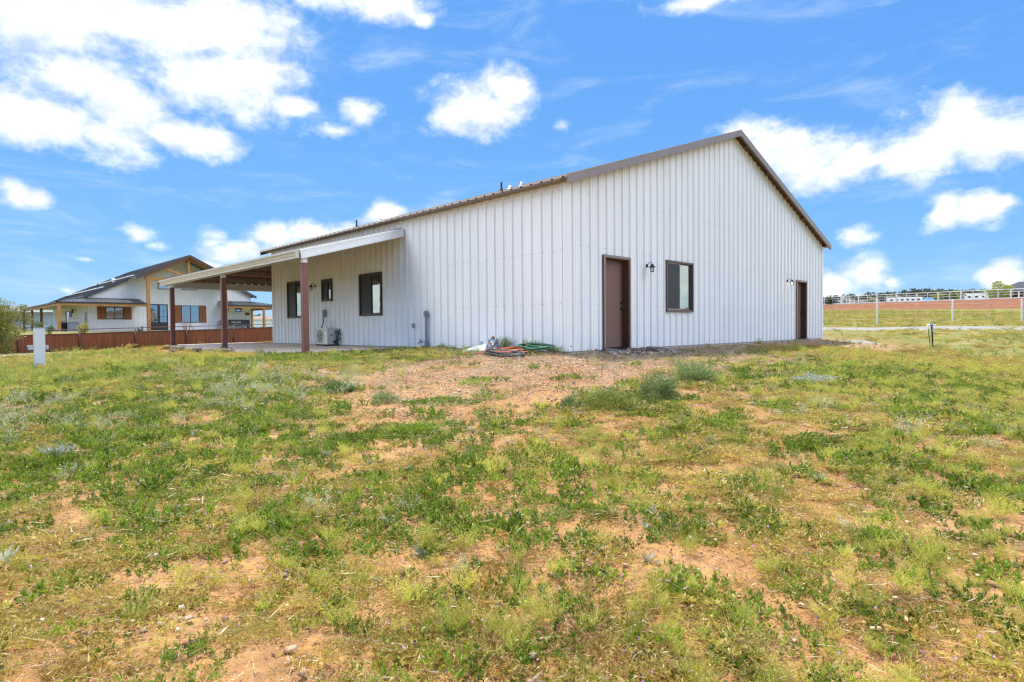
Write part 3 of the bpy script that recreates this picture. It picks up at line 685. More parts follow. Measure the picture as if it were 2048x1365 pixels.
mb = MB(); mb.tube([(.08, -w/2-.005, .16), (.10, -w/2-.10, .15), (.14, -w/2-.20, .17), (.16, -w/2-.30, .26), (.17, -w/2-.29, .38), (.17, -w/2-.16, .47), (.15, -w/2-.02, .46), (.14, -w/2+.01, .44)], .022, 8)
mb.tube([(.08, -w/2-.005, .12), (.12, -w/2-.12, .13), (.17, -w/2-.14, .30), (.20, -w/2-.15, .46), (.205, -w/2-.17, .56)], .018, 8)
mb.tube([(.10, -w/2+.0, .10), (.14, -w/2-.06, .12), (.19, -w/2-.08, .05), (.20, -w/2-.10, .01)], .02, 8)
mb.build('line_set', M['rubber'], A, smooth=True)
# disconnect box
D = thing('disconnect_box', 'grey electrical box on the porch wall above the air conditioner, with black whip', 'electrical box', b2w(0, 10.86, 1.06), BA)
mb = MB(); mb.box(-.12, -.10, -.13, -.036, .06, .13); mb.build('enclosure', M['greyd'], D, bevel=.008)
mb = MB(); mb.box(-.10, .065, -.10, -.036, .15, .07); mb.build('outlet_cover', M['white'], D, bevel=.008)
mb = MB(); mb.tube([(-.07, .02, -.13), (-.075, .03, -.25), (-.09, .08, -.40), (-.12, .16, -.55)], .016, 8); mb.build('whip', M['rubber'], D, smooth=True)
# outlet
D = thing('outlet_box', 'small grey weatherproof outlet on the white side wall right of the large window', 'outlet', b2w(0, 5.62, .60), BA)
mb = MB(); mb.box(-.055, -.04, -.065, -.033, .06, .065); mb.build('back_box', M['greyd'], D, bevel=.006)
mb = MB(); mb.box(-.085, -.03, -.05, -.056, .05, .055); mb.build('cover', M['grey'], D, bevel=.008)
D = thing('hose_bib', 'small brass coloured tap low on the white side wall left of the grey conduit', 'tap', b2w(0, 5.26, .15), BA)
M['brass'] = mat('old_brass', (.10, .075, .05), .45, metal=.6)
mb = MB(); mb.tube([(-.0, 0, 0), (-.07, 0, 0), (-.10, 0, -.01), (-.13, 0, -.04), (-.135, 0, -.07)], .014, 8); mb.build('spout', M['brass'], D, smooth=True)
mb = MB(); mb.tube([(-.075, 0, .0), (-.075, 0, .05)], .007, 6); mb.lathe([(.03, .045), (.035, .052), (.03, .06)], (-.075, 0, 0), 10); mb.build('handle', M['brass'], D)
# conduit riser
M['greyp'] = mat('conduit_grey', (.24, .27, .30), .45)
D = thing('conduit_riser', 'grey electrical conduit rising from the grass to a box on the white side wall', 'conduit', b2w(0, 4.96, 0), BA)
mb = MB(); mb.lathe([(.036, -.2), (.036, .83)], (-.085, 0, 0), 14); mb.lathe([(.052, .14), (.052, .2)], (-.085, 0, 0), 14); mb.build('pipe', M['greyp'], D, smooth=False)
mb = MB(); mb.lathe([(.055, -.2), (.055, .16)], (-.085, 0, 0), 14); mb.build('sleeve', M['greyd'], D)
mb = MB(); mb.box(-.13, -.05, .82, -.042, .05, 1.0); mb.build('junction_box', M['greyp'], D, bevel=.01)
mb = MB(); mb.box(-.137, -.042, .84, -.131, .042, .98); mb.build('cover', M['greyd'], D, bevel=.003)
# ------------------------------------------------------------------ roads and dirt bank
def gravelmat(name, c1, c2, c3, sc=30):
    m = bpy.data.materials.new(name); m.use_nodes = True; t = m.node_tree; b = t.nodes['Principled BSDF']; b.inputs['Roughness'].default_value = .95
    tc = nn(t, 'ShaderNodeTexCoord'); vo = nn(t, 'ShaderNodeTexVoronoi'); vo.inputs['Scale'].default_value = sc; t.links.new(tc.outputs['Object'], vo.inputs[0])
    sp = nn(t, 'ShaderNodeSeparateColor'); t.links.new(vo.outputs['Color'], sp.inputs[0])
    cr = nn(t, 'ShaderNodeValToRGB'); cr.color_ramp.elements[0].color = (*c1, 1); cr.color_ramp.elements[1].color = (*c3, 1); e = cr.color_ramp.elements.new(.5); e.color = (*c2, 1)
    t.links.new(sp.outputs[0], cr.inputs[0])
    n = nn(t, 'ShaderNodeTexNoise'); n.inputs['Scale'].default_value = .8; n.inputs['Detail'].default_value = 5; t.links.new(tc.outputs['Object'], n.inputs[0])
    mx = nn(t, 'ShaderNodeMix', data_type='RGBA'); mx.inputs[7].default_value = (*c2, 1); t.links.new(n.outputs['Fac'], mx.inputs[0]); t.links.new(cr.outputs[0], mx.inputs[6])
    t.links.new(mx.outputs[2], b.inputs['Base Color'])
    bp = nn(t, 'ShaderNodeBump'); bp.inputs['Strength'].default_value = .6; bp.inputs['Distance'].default_value = .02; t.links.new(vo.outputs['Distance'], bp.inputs['Height']); t.links.new(bp.outputs[0], b.inputs['Normal'])
    return m
M['gravel'] = gravelmat('grey_gravel', (.15, .147, .143), (.245, .235, .225), (.36, .345, .33), 22)
def strip(name, pts, wid, m, lift=.02, seg=.5, edge=.35):
    P = [Vector((p[0], p[1], 0)) for p in pts]; out = []
    for a, b in zip(P, P[1:]):
        n = max(1, int((b-a).length/seg)); out += [a+(b-a)*k/n for k in range(n)]
    out.append(P[-1]); V = []; K = 8
    for i, p in enumerate(out):
        d = (out[min(i+1, len(out)-1)]-out[max(i-1, 0)]).normalized(); s = Vector((d.y, -d.x, 0))
        w = wid/2*(1+edge*(fbm(np.array([i*.35]), np.array([1.7]), 31)[0]-.5)*2)
        for k in range(K+1):
            q = p+s*w*(k/K*2-1); V.append((q.x, q.y, g1(q.x, q.y)+lift*(1 if 0 < k < K else -1.2)))
    V = np.array(V); n = len(out); i, j = np.meshgrid(np.arange(n-1), np.arange(K), indexing='ij'); w = K+1
    Fq = np.stack([i*w+j, i*w+j+1, (i+1)*w+j+1, (i+1)*w+j], -1).reshape(-1, 4)
    return tag(npmesh(name, V, Fq, m, smooth=True), kind='structure')
strip('gravel_road', [b2w(-30, 44.6), b2w(-14, 41.6), b2w(-5.6, 40.1), b2w(10.4, 37.4), b2w(20, 36)], 2.6, M['gravel'], .03, .6)
strip('gravel_road', [(8, 30.3), (13, 29.3), (20, 28.5), (30, 28.2), (50, 28.6)], 2.4, M['gravel'], .03, .6)
strip('gravel_path', [(10.5, 26.2), (12.2, 25.0), (13.4, 24.6), (15.0, 24.5)], 1.7, M['gravel'], .025, .3)
# red dirt bank under the rail fence
FA, FB = Vector((78.5, 93, 0)), Vector((64.6, 115, 0)); FD = (FB-FA).normalized(); FN = Vector((-FD.y, FD.x, 0)); FN = FN if FN.dot(-FA) > 0 else -FN
M['dirt'] = mat('red_dirt', (.215, .082, .033), .95, col2=(.145, .053, .021), nscale=.9, bump=.5, bscale=3, detail=8, stretch=(1, 1, 3))
M['bankgrass'] = mat('bank_top_soil', (.34, .27, .13), .95, col2=(.20, .20, .07), nscale=.12, detail=7)
def bank_z(t): return 4.36+.14*np.clip(t, -.6, 2)
V = []; rows = [(-9.2, None), (-8.2, .0), (-6, .30), (-3, .66), (-1.2, .9), (-.5, .985), (0, 1.0), (3, 1.02), (60, 1.18), (140, 1.3)]
ts = np.arange(-2.2, 4.2, .06)
for t in ts:
    p = FA+(FB-FA)*t; zt = bank_z(t); q = p+FN*8.2; zb = g1(q.x, q.y)
    for d, f in rows:
        w = p-FN*d; wob = (fbm(np.array([t*9]), np.array([d*.4]), 77)[0]-.5)
        z = (zb-.7) if f is None else zb+(zt-zb)*f+wob*.25*(0 < f < 1)
        V.append((w.x+FN.x*wob*(.8 if f and f < .5 else .1), w.y+FN.y*wob*(.8 if f and f < .5 else .1), z))
n = len(ts); k = len(rows); i, j = np.meshgrid(np.arange(n-1), np.arange(k-1), indexing='ij')
Fq = np.stack([i*k+j, i*k+j+1, (i+1)*k+j+1, (i+1)*k+j], -1).reshape(-1, 4)
o = npmesh('dirt_bank', np.array(V), Fq, [M['dirt'], M['bankgrass']], smooth=True)
o.data.polygons.foreach_set('material_index', (np.tile(np.arange(k-1), n-1) >= 7).astype(np.int32)); tag(o, kind='structure')

# ------------------------------------------------------------------ foliage helpers
def leaves(P, D, ln, wd, rng, fold=.25):
    """diamond leaf at each point P along direction D; returns V, F"""
    n = len(P); D = D/np.linalg.norm(D, axis=1, keepdims=True); r = rng.normal(size=(n, 3)); S = np.cross(D, r); S /= np.linalg.norm(S, axis=1, keepdims=True)+1e-9
    U = np.cross(S, D); ln = np.broadcast_to(ln, n)[:, None]; wd = np.broadcast_to(wd, n)[:, None]
    mid = P+D*ln*.5+U*ln*fold*.3
    V = np.stack([P, mid+S*wd*.5, P+D*ln, mid-S*wd*.5], 1).reshape(-1, 3)
    return V, np.arange(4*n).reshape(n, 4)
def crown(c, rad, n, leaf, rng, clumps=30, upper=.0, squash=1.0):
    """leaf clumps spread through an uneven ellipsoid"""
    cc = []; c = np.array(c); rad = np.array(rad)
    while len(cc) < clumps:
        p = rng.uniform(-1, 1, 3)
        r = np.linalg.norm(p)
        if .25 < r < 1.0 and p[2] > -.85: cc.append(p*(.75+.25*rng.random()))
    cc = np.array(cc); k = rng.integers(0, clumps, n); sz = rng.uniform(.16, .36, clumps)
    d = rng.normal(size=(n, 3)); d /= np.linalg.norm(d, axis=1, keepdims=True)
    P = cc[k]+d*sz[k][:, None]*(rng.random((n, 1))**.45)
    D = d+np.array([0, 0, .4])+rng.normal(size=(n, 3))*.5
    return leaves(P*rad+c, D, leaf*rng.uniform(.6, 1.4, n), leaf*.55*rng.uniform(.6, 1.3, n), rng)
def tree(name, label, cat, x, y, z, h, r, leafm, n, leaf, seed, group=None, trunk_h=.3, clumps=30, rz=None):
    rng = np.random.default_rng(seed); T = thing(name, label, cat, (x, y, z), 0, group)
    V, Fq = crown((0, 0, trunk_h*h+(h*(1-trunk_h))*.5), (r, r, h*(1-trunk_h)*.55 if rz is None else rz), n, leaf, rng, clumps)
    npmesh('crown', V, Fq, leafm, T)
    mb = MB(); mb.tube([(0, 0, -.1), (.02*h, 0, trunk_h*h*.6), (0, .02*h, trunk_h*h*1.3)], [.05*r+.03, .045*r+.025, .02*r+.01], 8)
    for q in range(5):
        a = rng.uniform(0, 6.28); mb.tube([(0, 0, trunk_h*h*.7), (cos(a)*r*.35, sin(a)*r*.35, h*.55), (cos(a)*r*.6, sin(a)*r*.6, h*.75)], [.03*r+.01, .02*r+.008, .005], 6)
    mb.build('trunk', M['bark'], T); return T
M['bark'] = mat('bark', (.13, .09, .06), .9, noise=.3, nscale=12)
M['juniper'] = leafmat('juniper_leaf', (.10, .12, .025), (.42, .40, .09), .25)
M['cotton'] = leafmat('tree_leaf', (.12, .15, .02), (.30, .33, .05), .2)
M['shrubg'] = leafmat('shrub_leaf', (.07, .13, .03), (.18, .26, .06), .2)
M['yellow'] = leafmat('yellow_leaf', (.45, .36, .03), (.62, .52, .05), .2)
M['redbrown'] = leafmat('redbrown_leaf', (.16, .08, .045), (.30, .18, .10), .2)
M['sage'] = leafmat('sage_leaf', (.12, .18, .05), (.33, .40, .15), .12)
M['silver'] = leafmat('silver_leaf', (.30, .34, .27), (.50, .54, .46), .12)
M['darkleaf'] = leafmat('dark_tree_leaf', (.03, .05, .02), (.075, .10, .04), .2)

# big juniper at the left edge
tree('juniper_bush', 'big yellow green juniper bush at the left edge, in front of the rusty fence', 'bush', -28.9, 33, g1(-28.9, 33), 3.5, 1.75, M['juniper'], 17000, .10, 11, trunk_h=.02, clumps=60, rz=1.75)

# ------------------------------------------------------------------ utility pedestal, hydrant, spot lights
px, py = -12.1, 15.12; z0 = g1(px, py)
T = thing('utility_pedestal', 'pale grey steel utility pedestal standing alone in the weeds on the left', 'utility pedestal', (px, py, z0), radians(35))
mb = MB(); mb.box(-.118, -.07, -.3, .118, .07, 1.045); T1 = mb.build('post', M['grey2'] if 'grey2' in M else M.setdefault('grey2', mat('light_grey_enamel', (.62, .655, .68), .4, noise=.04, nscale=5)), T, bevel=.008)
mb = MB(); mb.box(-.125, -.078, 1.046, .125, .078, 1.062); mb.build('cap', M['grey2'], T, bevel=.005)
mb = MB(); mb.box(-.10, -.078, .12, .10, -.071, .95); mb.build('door', M['grey2'], T, bevel=.003)
mb = MB(); mb.box(-.225, -.06, .50, -.119, .05, .62); mb.lathe([(.055, -.226), (.05, -.24)], (0, -.01, .57), 14, axis='x'); mb.build('receptacle', M['grey'], T, bevel=.01)
mb = MB(); mb.box(.119, -.06, .50, .185, .05, .61); mb.build('receptacle', M['grey'], T, bevel=.01)
px, py = 16.34, 22.92; z0 = g1(px, py)
T = thing('yard_hydrant', 'black yard hydrant with a white valve and a green hose, right of the building', 'hydrant', (px, py, z0))
mb = MB(); mb.tube([(0, 0, -.2), (-.02, 0, .4), (-.05, 0, .80)], .028, 10); mb.build('pipe', M['blackm'], T, smooth=True)
mb = MB(); mb.lathe([(.035, .79), (.045, .81), (.045, .88), (.03, .92), (.015, .93)], (-.05, 0, 0), 12); mb.tube([(-.05, 0, .86), (-.12, -.01, .86), (-.16, -.01, .83)], .022, 8); mb.build('head', M['greyd'], T)
mb = MB(); mb.tube([(-.06, 0, .93), (-.06, 0, 1.0), (.0, 0, 1.01), (.05, 0, .97), (.07, 0, .90), (.065, 0, .84)], .012, 8); mb.build('handle', mat('rust_dark', (.10, .045, .03), .7), T, smooth=True)
mb = MB(); mb.lathe([(.045, .70), (.05, .72), (.05, .86), (.035, .90), (.01, .905)], (-.18, -.01, 0), 12); mb.build('valve', M['white'], T)
mb = MB(); mb.lathe([(.03, -.04), (.045, -.03), (.045, .03), (.02, .04)], (.02, -.02, .84), 12, axis='y'); mb.build('cam_knob', M['white'], T)
M['greenhose'] = mat('green_hose', (.015, .12, .055), .4)
mb = MB(); mb.tube([(-.18, -.01, .70), (-.17, -.01, .5), (-.14, -.02, .25), (-.12, -.03, .06), (-.13, -.06, .02), (-.2, -.2, .02), (-.35, -.3, .02)], .016, 8); mb.build('hose', M['greenhose'], T, smooth=True)
def spot(x, y, rz, label):
    T = thing('solar_spotlight', label, 'spotlight', (x, y, g1(x, y)), rz, 'solar spotlights in the grass')
    mb = MB(); mb.tube([(0, 0, -.1), (0, 0, .06)], .010, 6); mb.build('stake', M['black'], T)
    mb = MB(); mb.lathe([(.03, -.07), (.055, -.06), (.065, .02), (.07, .05), (.055, .052), (.05, .03)], (0, 0, .09), 14, axis='y'); mb.build('lamp_head', M['black'], T)
    mb = MB(); mb.hexa([(-.08, -.05, .145), (.08, -.05, .145), (.08, .05, .18), (-.08, .05, .18)], [(-.08, -.05, .155), (.08, -.05, .155), (.08, .05, .19), (-.08, .05, .19)]); mb.build('solar_panel', M['black'], T)
p = b2w(-4.3, 11.76); spot(p.x-.25, p.y, .4, 'left of the two small black solar spotlights in the grass by the patio')
p = b2w(-3.75, 11.9); spot(p.x, p.y, -.3, 'right one of two small black solar spotlights, nearer the middle porch post')

# ------------------------------------------------------------------ clutter along the wall
def coil(name, label, u, v, ru, rv, r, n, m, seed, z=.0, cat='hose', wob=.06, tails=()):
    rng = np.random.default_rng(seed); T = []
    N = 40*n; ph = rng.uniform(0, 6.28, 4)
    for i in range(N):
        a = 2*pi*i/40; f = i/N; k = 1+wob*sin(a*.37+ph[0])+wob*sin(a*1.7+ph[1])-.12*f
        cu = u+ru*k*cos(a)+.05*sin(a*.31+ph[2]); cv = v+rv*k*sin(a)+.07*sin(a*.23+ph[3])
        p = b2w(cu, cv); T.append((p.x, p.y, g1(p.x, p.y)+r+z+.035*(1+sin(a*.9+ph[2]))+.05*f))
    for (tu, tv) in tails:
        p = b2w(tu, tv); T.append((p.x, p.y, g1(p.x, p.y)+r*1.2+z))
    mb = MB(); mb.tube(T, r, 7); o = mb.build(name, m, None, smooth=True); return tag(o, label, cat)
M['orangehose'] = mat('orange_hose', (.38, .075, .030), .45, noise=.12, nscale=20)
M['blackhose'] = mat('black_hose', (.022, .023, .025), .45, noise=.2, nscale=20)
coil('hose', 'coil of orange hose lying against the white side wall near the corner', -.62, 1.28, .26, .62, .023, 5, M['orangehose'], 3, tails=((-.9, 1.8), (-1.0, 2.4)), wob=.12)
coil('hose', 'coil of green hose on top of the orange one by the building corner', -.42, .52, .20, .42, .017, 6, M['greenhose'], 5, z=.08, tails=((-.4, .2), (-.35, -.05)))
coil('hose', 'coil of thick black hose in front of the orange and green ones', -.95, .95, .12, .58, .026, 3, M['blackhose'], 8, tails=((-1.0, .35),))
M['weather'] = mat('weathered_wood', (.27, .22, .175), .85, noise=.3, nscale=6, stretch=(1, 12, 12), bump=.2)
M['rock'] = mat('red_rock', (.42, .19, .10), .9, noise=.2, nscale=10)
T = MB(); a = b2w(-.80, 3.4); b_ = b2w(-.84, 1.95)
T.tube([(a.x, a.y, g1(a.x, a.y)+.03), ((a.x+b_.x)/2, (a.y+b_.y)/2, g1((a.x+b_.x)/2, (a.y+b_.y)/2)+.035), (b_.x, b_.y, g1(b_.x, b_.y)+.03)], .016, 6)
tag(T.build('stick', M['weather'], None, smooth=True), 'thin bare stick on the dirt left of the hose coils', 'stick')
# silver board and bag
def blob(c, r, seed, amp=.25, sub=4, freq=3.0, flat=None):
    bm = bmesh.new(); bmesh.ops.create_icosphere(bm, subdivisions=sub, radius=1)
    from mathutils import noise as mn
    for v in bm.verts:
        d = v.co.copy(); k = 1+amp*mn.noise(d*freq+Vector((seed*3.1, seed, 0)))+amp*.5*mn.noise(d*freq*2.3+Vector((seed, 0, 7)))
        v.co = Vector((d.x*r[0]*k+c[0], d.y*r[1]*k+c[1], d.z*r[2]*k+c[2]))
        if flat is not None: v.co.z = max(v.co.z, flat)
    me = bpy.data.meshes.new('blob'); bm.to_mesh(me); bm.free(); return me
M['silverbag'] = mat('silver_plastic', (.50, .52, .54), .25, metal=.5, noise=.3, nscale=9, bump=.6, bscale=12)
B0 = thing('metal_flashing', 'bright white sloping sheet of metal lying in the grass against the side wall', 'sheet metal', (*b2w(-.34, 2.5)[:2], gb(-.34, 2.5)), BA)
mb = MB(); mb.hexa([(-.20, .46, -.02), (.20, .44, -.02), (.18, -.42, .02), (-.18, -.44, .0)], [(-.17, .47, .01), (.17, .46, .03), (.20, -.40, .25), (-.13, -.42, .20)]); mb.build('sheet', M['white'], B0, bevel=.015)
mb = MB(); mb.lathe([(.035, .12), (.045, .16), (.045, .21), (.03, .24)], (.10, .02, 0), 12); mb.build('stub', M['grey'], B0)
B1 = thing('plastic_bag', 'crumpled silver grey bag with a red tie beside the white metal sheet', 'bag', (*b2w(-.36, 1.98)[:2], gb(-.36, 1.98)), BA)
me = blob((0, 0, .15), (.12, .13, .18), 4, .45, 4, 2.6); o = bpy.data.objects.new('bag', me); COL.objects.link(o); me.materials.append(M['silverbag']); o.parent = B1
mb = MB(); mb.lathe([(.03, .30), (.04, .325), (.03, .35), (.01, .36)], (0, -.02, 0), 9); mb.build('tie', mat('red_plastic', (.5, .03, .02), .4), B1)
# step at the near door
S = thing('door_step', 'weathered grey plank step lying askew below the near brown door', 'step', (*b2w(1.62, -.20)[:2], gb(1.62, -.2)), BA)
mb = MB(); mb.hexa([(-.47, .06, .04), (-.40, .16, .04), (-.02, -.16, -.02), (-.10, -.26, -.02)], [(-.47, .06, .12), (-.40, .16, .12), (-.02, -.16, .06), (-.10, -.26, .06)]); mb.build('plank', M['weather'], S, bevel=.006)
mb = MB(); mb.box(-.38, .03, -.05, .50, .15, .015); mb.build('sill_block', M['concrete'], S, bevel=.008)
me = blob((0, 0, .03), (.09, .07, .055), 9, .3, 3, 1.5); o = bpy.data.objects.new('rock', me); COL.objects.link(o); me.materials.append(M['rock'])
p = b2w(1.62, -.42); o.location = (p.x, p.y, g1(p.x, p.y)); tag(o, 'orange red rock in front of the plank step at the near door', 'rock')

# ------------------------------------------------------------------ rusty corrugated fence
M['rust'] = mat('rusted_steel', (.28, .085, .024), .8, col2=(.11, .031, .010), nscale=2.2, detail=7, stretch=(7, 7, .3), bump=.1)
M['rustd'] = mat('rusted_pipe', (.10, .040, .025), .7, noise=.25, nscale=6)
f0, f1 = b2w(-5.6, 42.4), b2w(10.4, 39.65); fd = (f1-f0); fl_ = fd.length; fd.normalize(); fn = Vector((fd.y, -fd.x, 0))
T = thing('corrugated_fence', 'long low fence of rusty corrugated steel in front of the neighbouring house', 'fence')
def fz(s): p = f0+fd*s; return float(gz(np.array([p.x]), np.array([p.y]), False)[0])
sg = np.arange(-14, 20, 3.25/48); V = []; prf = [(0, 0), (.25, .018), (.5, .026), (.75, .018)]
post_s = [3.15+3.25*k for k in range(-5, 6)]
for i in range(len(post_s)-1):
    a, b = post_s[i], post_s[i+1]; V = []
    N = 128
    for k in range(N+1):
        s = a+.045+(b-a-.09)*k/N; p = f0+fd*s-fn*(.02+.013*sin(2*pi*k/4.0+.8)); z = fz(a)+(fz(b)-fz(a))*k/N
        V += [(p.x, p.y, z-.06), (p.x, p.y, z+1.2)]
    q = np.arange(N); npmesh('panel', np.array(V), np.stack([2*q, 2*q+2, 2*q+3, 2*q+1], -1), M['rust'], T)
    mb = MB(); A_ = f0+fd*a; B_ = f0+fd*b
    mb.beam((A_.x, A_.y, fz(a)+1.22), (B_.x, B_.y, fz(b)+1.22), .07, .04); mb.build('top_cap', M['rustd'], T)
    mb = MB(); mb.tube([(A_.x, A_.y, fz(a)+1.50), (B_.x, B_.y, fz(b)+1.50)], .028, 8); mb.build('rail', M['rustd'], T, smooth=True)
for s in post_s:
    p = f0+fd*s+fn*.045; mb = MB(); mb.tube([(p.x, p.y, fz(s)-.2), (p.x, p.y, fz(s)+1.52)], .05, 10); mb.build('post', M['rustd'], T, smooth=True)

# ------------------------------------------------------------------ neighbouring farmhouse
ho = b2w(-2.5, 51.95); H = thing('farmhouse', 'white board and batten farmhouse with dark metal roof and timber trimmed gable', 'house', (ho.x, ho.y, 0), BA+radians(1.0))
M['hwall'] = mat('white_batten_siding', (.80, .80, .785), .5, noise=.04, nscale=2)
M['hroof'] = mat('charcoal_standing_seam', (.045, .048, .055), .38, noise=.15, nscale=2)
M['timber'] = mat('oiled_timber', (.45, .205, .055), .6, noise=.2, nscale=4, stretch=(4, 4, .6))
M['timberd'] = mat('stained_timber', (.22, .085, .03), .6, noise=.25, nscale=5, stretch=(5, 5, .8))
M['hglass'] = glassmat('house_glass', (.86, .95, 1), .40)
M['winblack'] = mat('window_black', (.016, .017, .02), .4)
M['soffw'] = mat('porch_ceiling', (.62, .62, .60), .6)
HZ = .5; HP = 9.85; ZP = 7.45; rz_ = lambda u: ZP-.5*abs(u-HP)
def siding(mb, s0, s1, zb, ztop, fn_, kinks=()):
    L = s1-s0; pts = [(0, 0)]; s = .2
    while s < L:
        pts += [(s-.03, 0), (s-.029, .018), (s+.029, .018), (s+.03, 0)]; s += .40
    pts.append((L, 0)); pts = split_at(pts, [k-s0 for k in kinks])
    for (a, da), (b, db) in zip(pts, pts[1:]):
        mb.quad(fn_(s0+a, da, zb), fn_(s0+b, db, zb), fn_(s0+b, db, ztop(s0+b)), fn_(s0+a, da, ztop(s0+a)))
mb = MB(); siding(mb, 2.5, 16.4, HZ-.3, lambda u: rz_(u)-.08, lambda s, d, z: (s, 2.35-d, z), (HP,)); mb.build('wall', M['hwall'], H)
mb = MB(); siding(mb, 2.35, 20.8, HZ-.3, lambda v: rz_(2.5)-.08, lambda s, d, z: (2.5-d, s, z)); mb.build('wall', M['hwall'], H)
mb = MB(); siding(mb, 2.35, 20.8, HZ-.3, lambda v: rz_(16.4)-.08, lambda s, d, z: (16.4+d, s, z)); mb.build('wall', M['hwall'], H)
mb = MB(); siding(mb, 2.5, 16.4, HZ-.3, lambda u: rz_(u)-.08, lambda s, d, z: (s, 20.8+d, z), (HP,)); mb.build('wall', M['hwall'], H)
def roof_slope(ua, za, ub, zb, v0, v1, t=.12):
    mb = MB(); mb.hexa([(ua, v0, za-t), (ub, v0, zb-t), (ub, v1, zb-t), (ua, v1, za-t)], [(ua, v0, za), (ub, v0, zb), (ub, v1, zb), (ua, v1, za)])
    v = v0+.2
    while v < v1-.05: mb.beam((ua, v, za+.015), (ub, v, zb+.015), .03, .04); v += .42
    return mb.build('roof', M['hroof'], H)
ul, ur = 2.15, 16.8
roof_slope(ul, rz_(ul), HP-.001, ZP, 2.0, 21.2); roof_slope(ur, rz_(ur), HP+.001, ZP, 2.0, 21.2)
roof_slope(5.55, rz_(5.55), HP-.001, ZP-.001, -.5, 1.998); roof_slope(14.15, rz_(14.15), HP+.001, ZP-.001, -.5, 1.998)
M['hrake'] = mat('redbrown_rake', (.085, .045, .040), .5)
for ua in (5.5, 14.2):
    mb = MB(); mb.hexa([(ua, -.56, rz_(ua)-.26), (HP, -.56, ZP-.26), (HP, -.505, ZP-.26), (ua, -.505, rz_(ua)-.26)], [(ua, -.56, rz_(ua)+.02), (HP, -.56, ZP+.02), (HP, -.505, ZP+.02), (ua, -.505, rz_(ua)+.02)]); mb.build('rake_trim', M['hrake'], H)
for ua in (2.1, 16.85):
    ub = 5.45 if ua < 9 else 14.25
    mb = MB(); mb.hexa([(ua, 1.94, rz_(ua)-.24), (ub, 1.94, rz_(ub)-.24), (ub, 1.995, rz_(ub)-.24), (ua, 1.995, rz_(ua)-.24)], [(ua, 1.94, rz_(ua)+.02), (ub, 1.94, rz_(ub)+.02), (ub, 1.995, rz_(ub)+.02), (ua, 1.995, rz_(ua)+.02)]); mb.build('rake_trim', M['hroof'], H)
for u in (3.6, 5.95):
    mb = MB(); mb.tube([(u, 2.2, rz_(u)+.07), (u, 20.8, rz_(u)+.07)], .05, 8); mb.build('snow_rail', M['white'], H)
for (u, v, h) in ((3.9, 6.0, .45), (6.1, 6.3, .4)):
    mb = MB(); mb.lathe([(.05, rz_(u)-.1), (.05, rz_(u)+h)], (u, v, 0), 10); mb.build('vent_pipe', M['blackm'], H)
mb = MB(); mb.lathe([(.11, rz_(5.2)-.1), (.11, rz_(5.2)+.2), (.18, rz_(5.2)+.22), (.14, rz_(5.2)+.34), (.02, rz_(5.2)+.38)], (5.2, 6.2, 0), 14); mb.build('vent_cap', M['white'], H)
# timber truss and columns
for u in (6.52, 13.1):
    mb = MB(); mb.box(u-.13, -.13, HZ-.2, u+.13, .13, 5.0); mb.build('column', M['timber'], H, bevel=.01)
mb = MB(); mb.box(6.3, -.12, 5.0, 13.4, .12, 5.28); mb.build('truss_chord', M['timber'], H, bevel=.01)
mb = MB(); mb.box(HP-.12, -.11, 5.28, HP+.12, .11, 7.1); mb.build('king_post', M['timber'], H, bevel=.01)
for s in (-1, 1):
    mb = MB(); mb.beam((HP+s*.12, 0, 5.5), (HP+s*2.1, 0, 6.18), .2, .22); mb.build('truss_brace', M['timber'], H)
    mb = MB(); mb.beam((HP+s*3.6, 0, rz_(HP+3.6)-.28), (HP+s*.1, 0, ZP-.30), .22, .26); mb.build('truss_rafter', M['timber'], H)
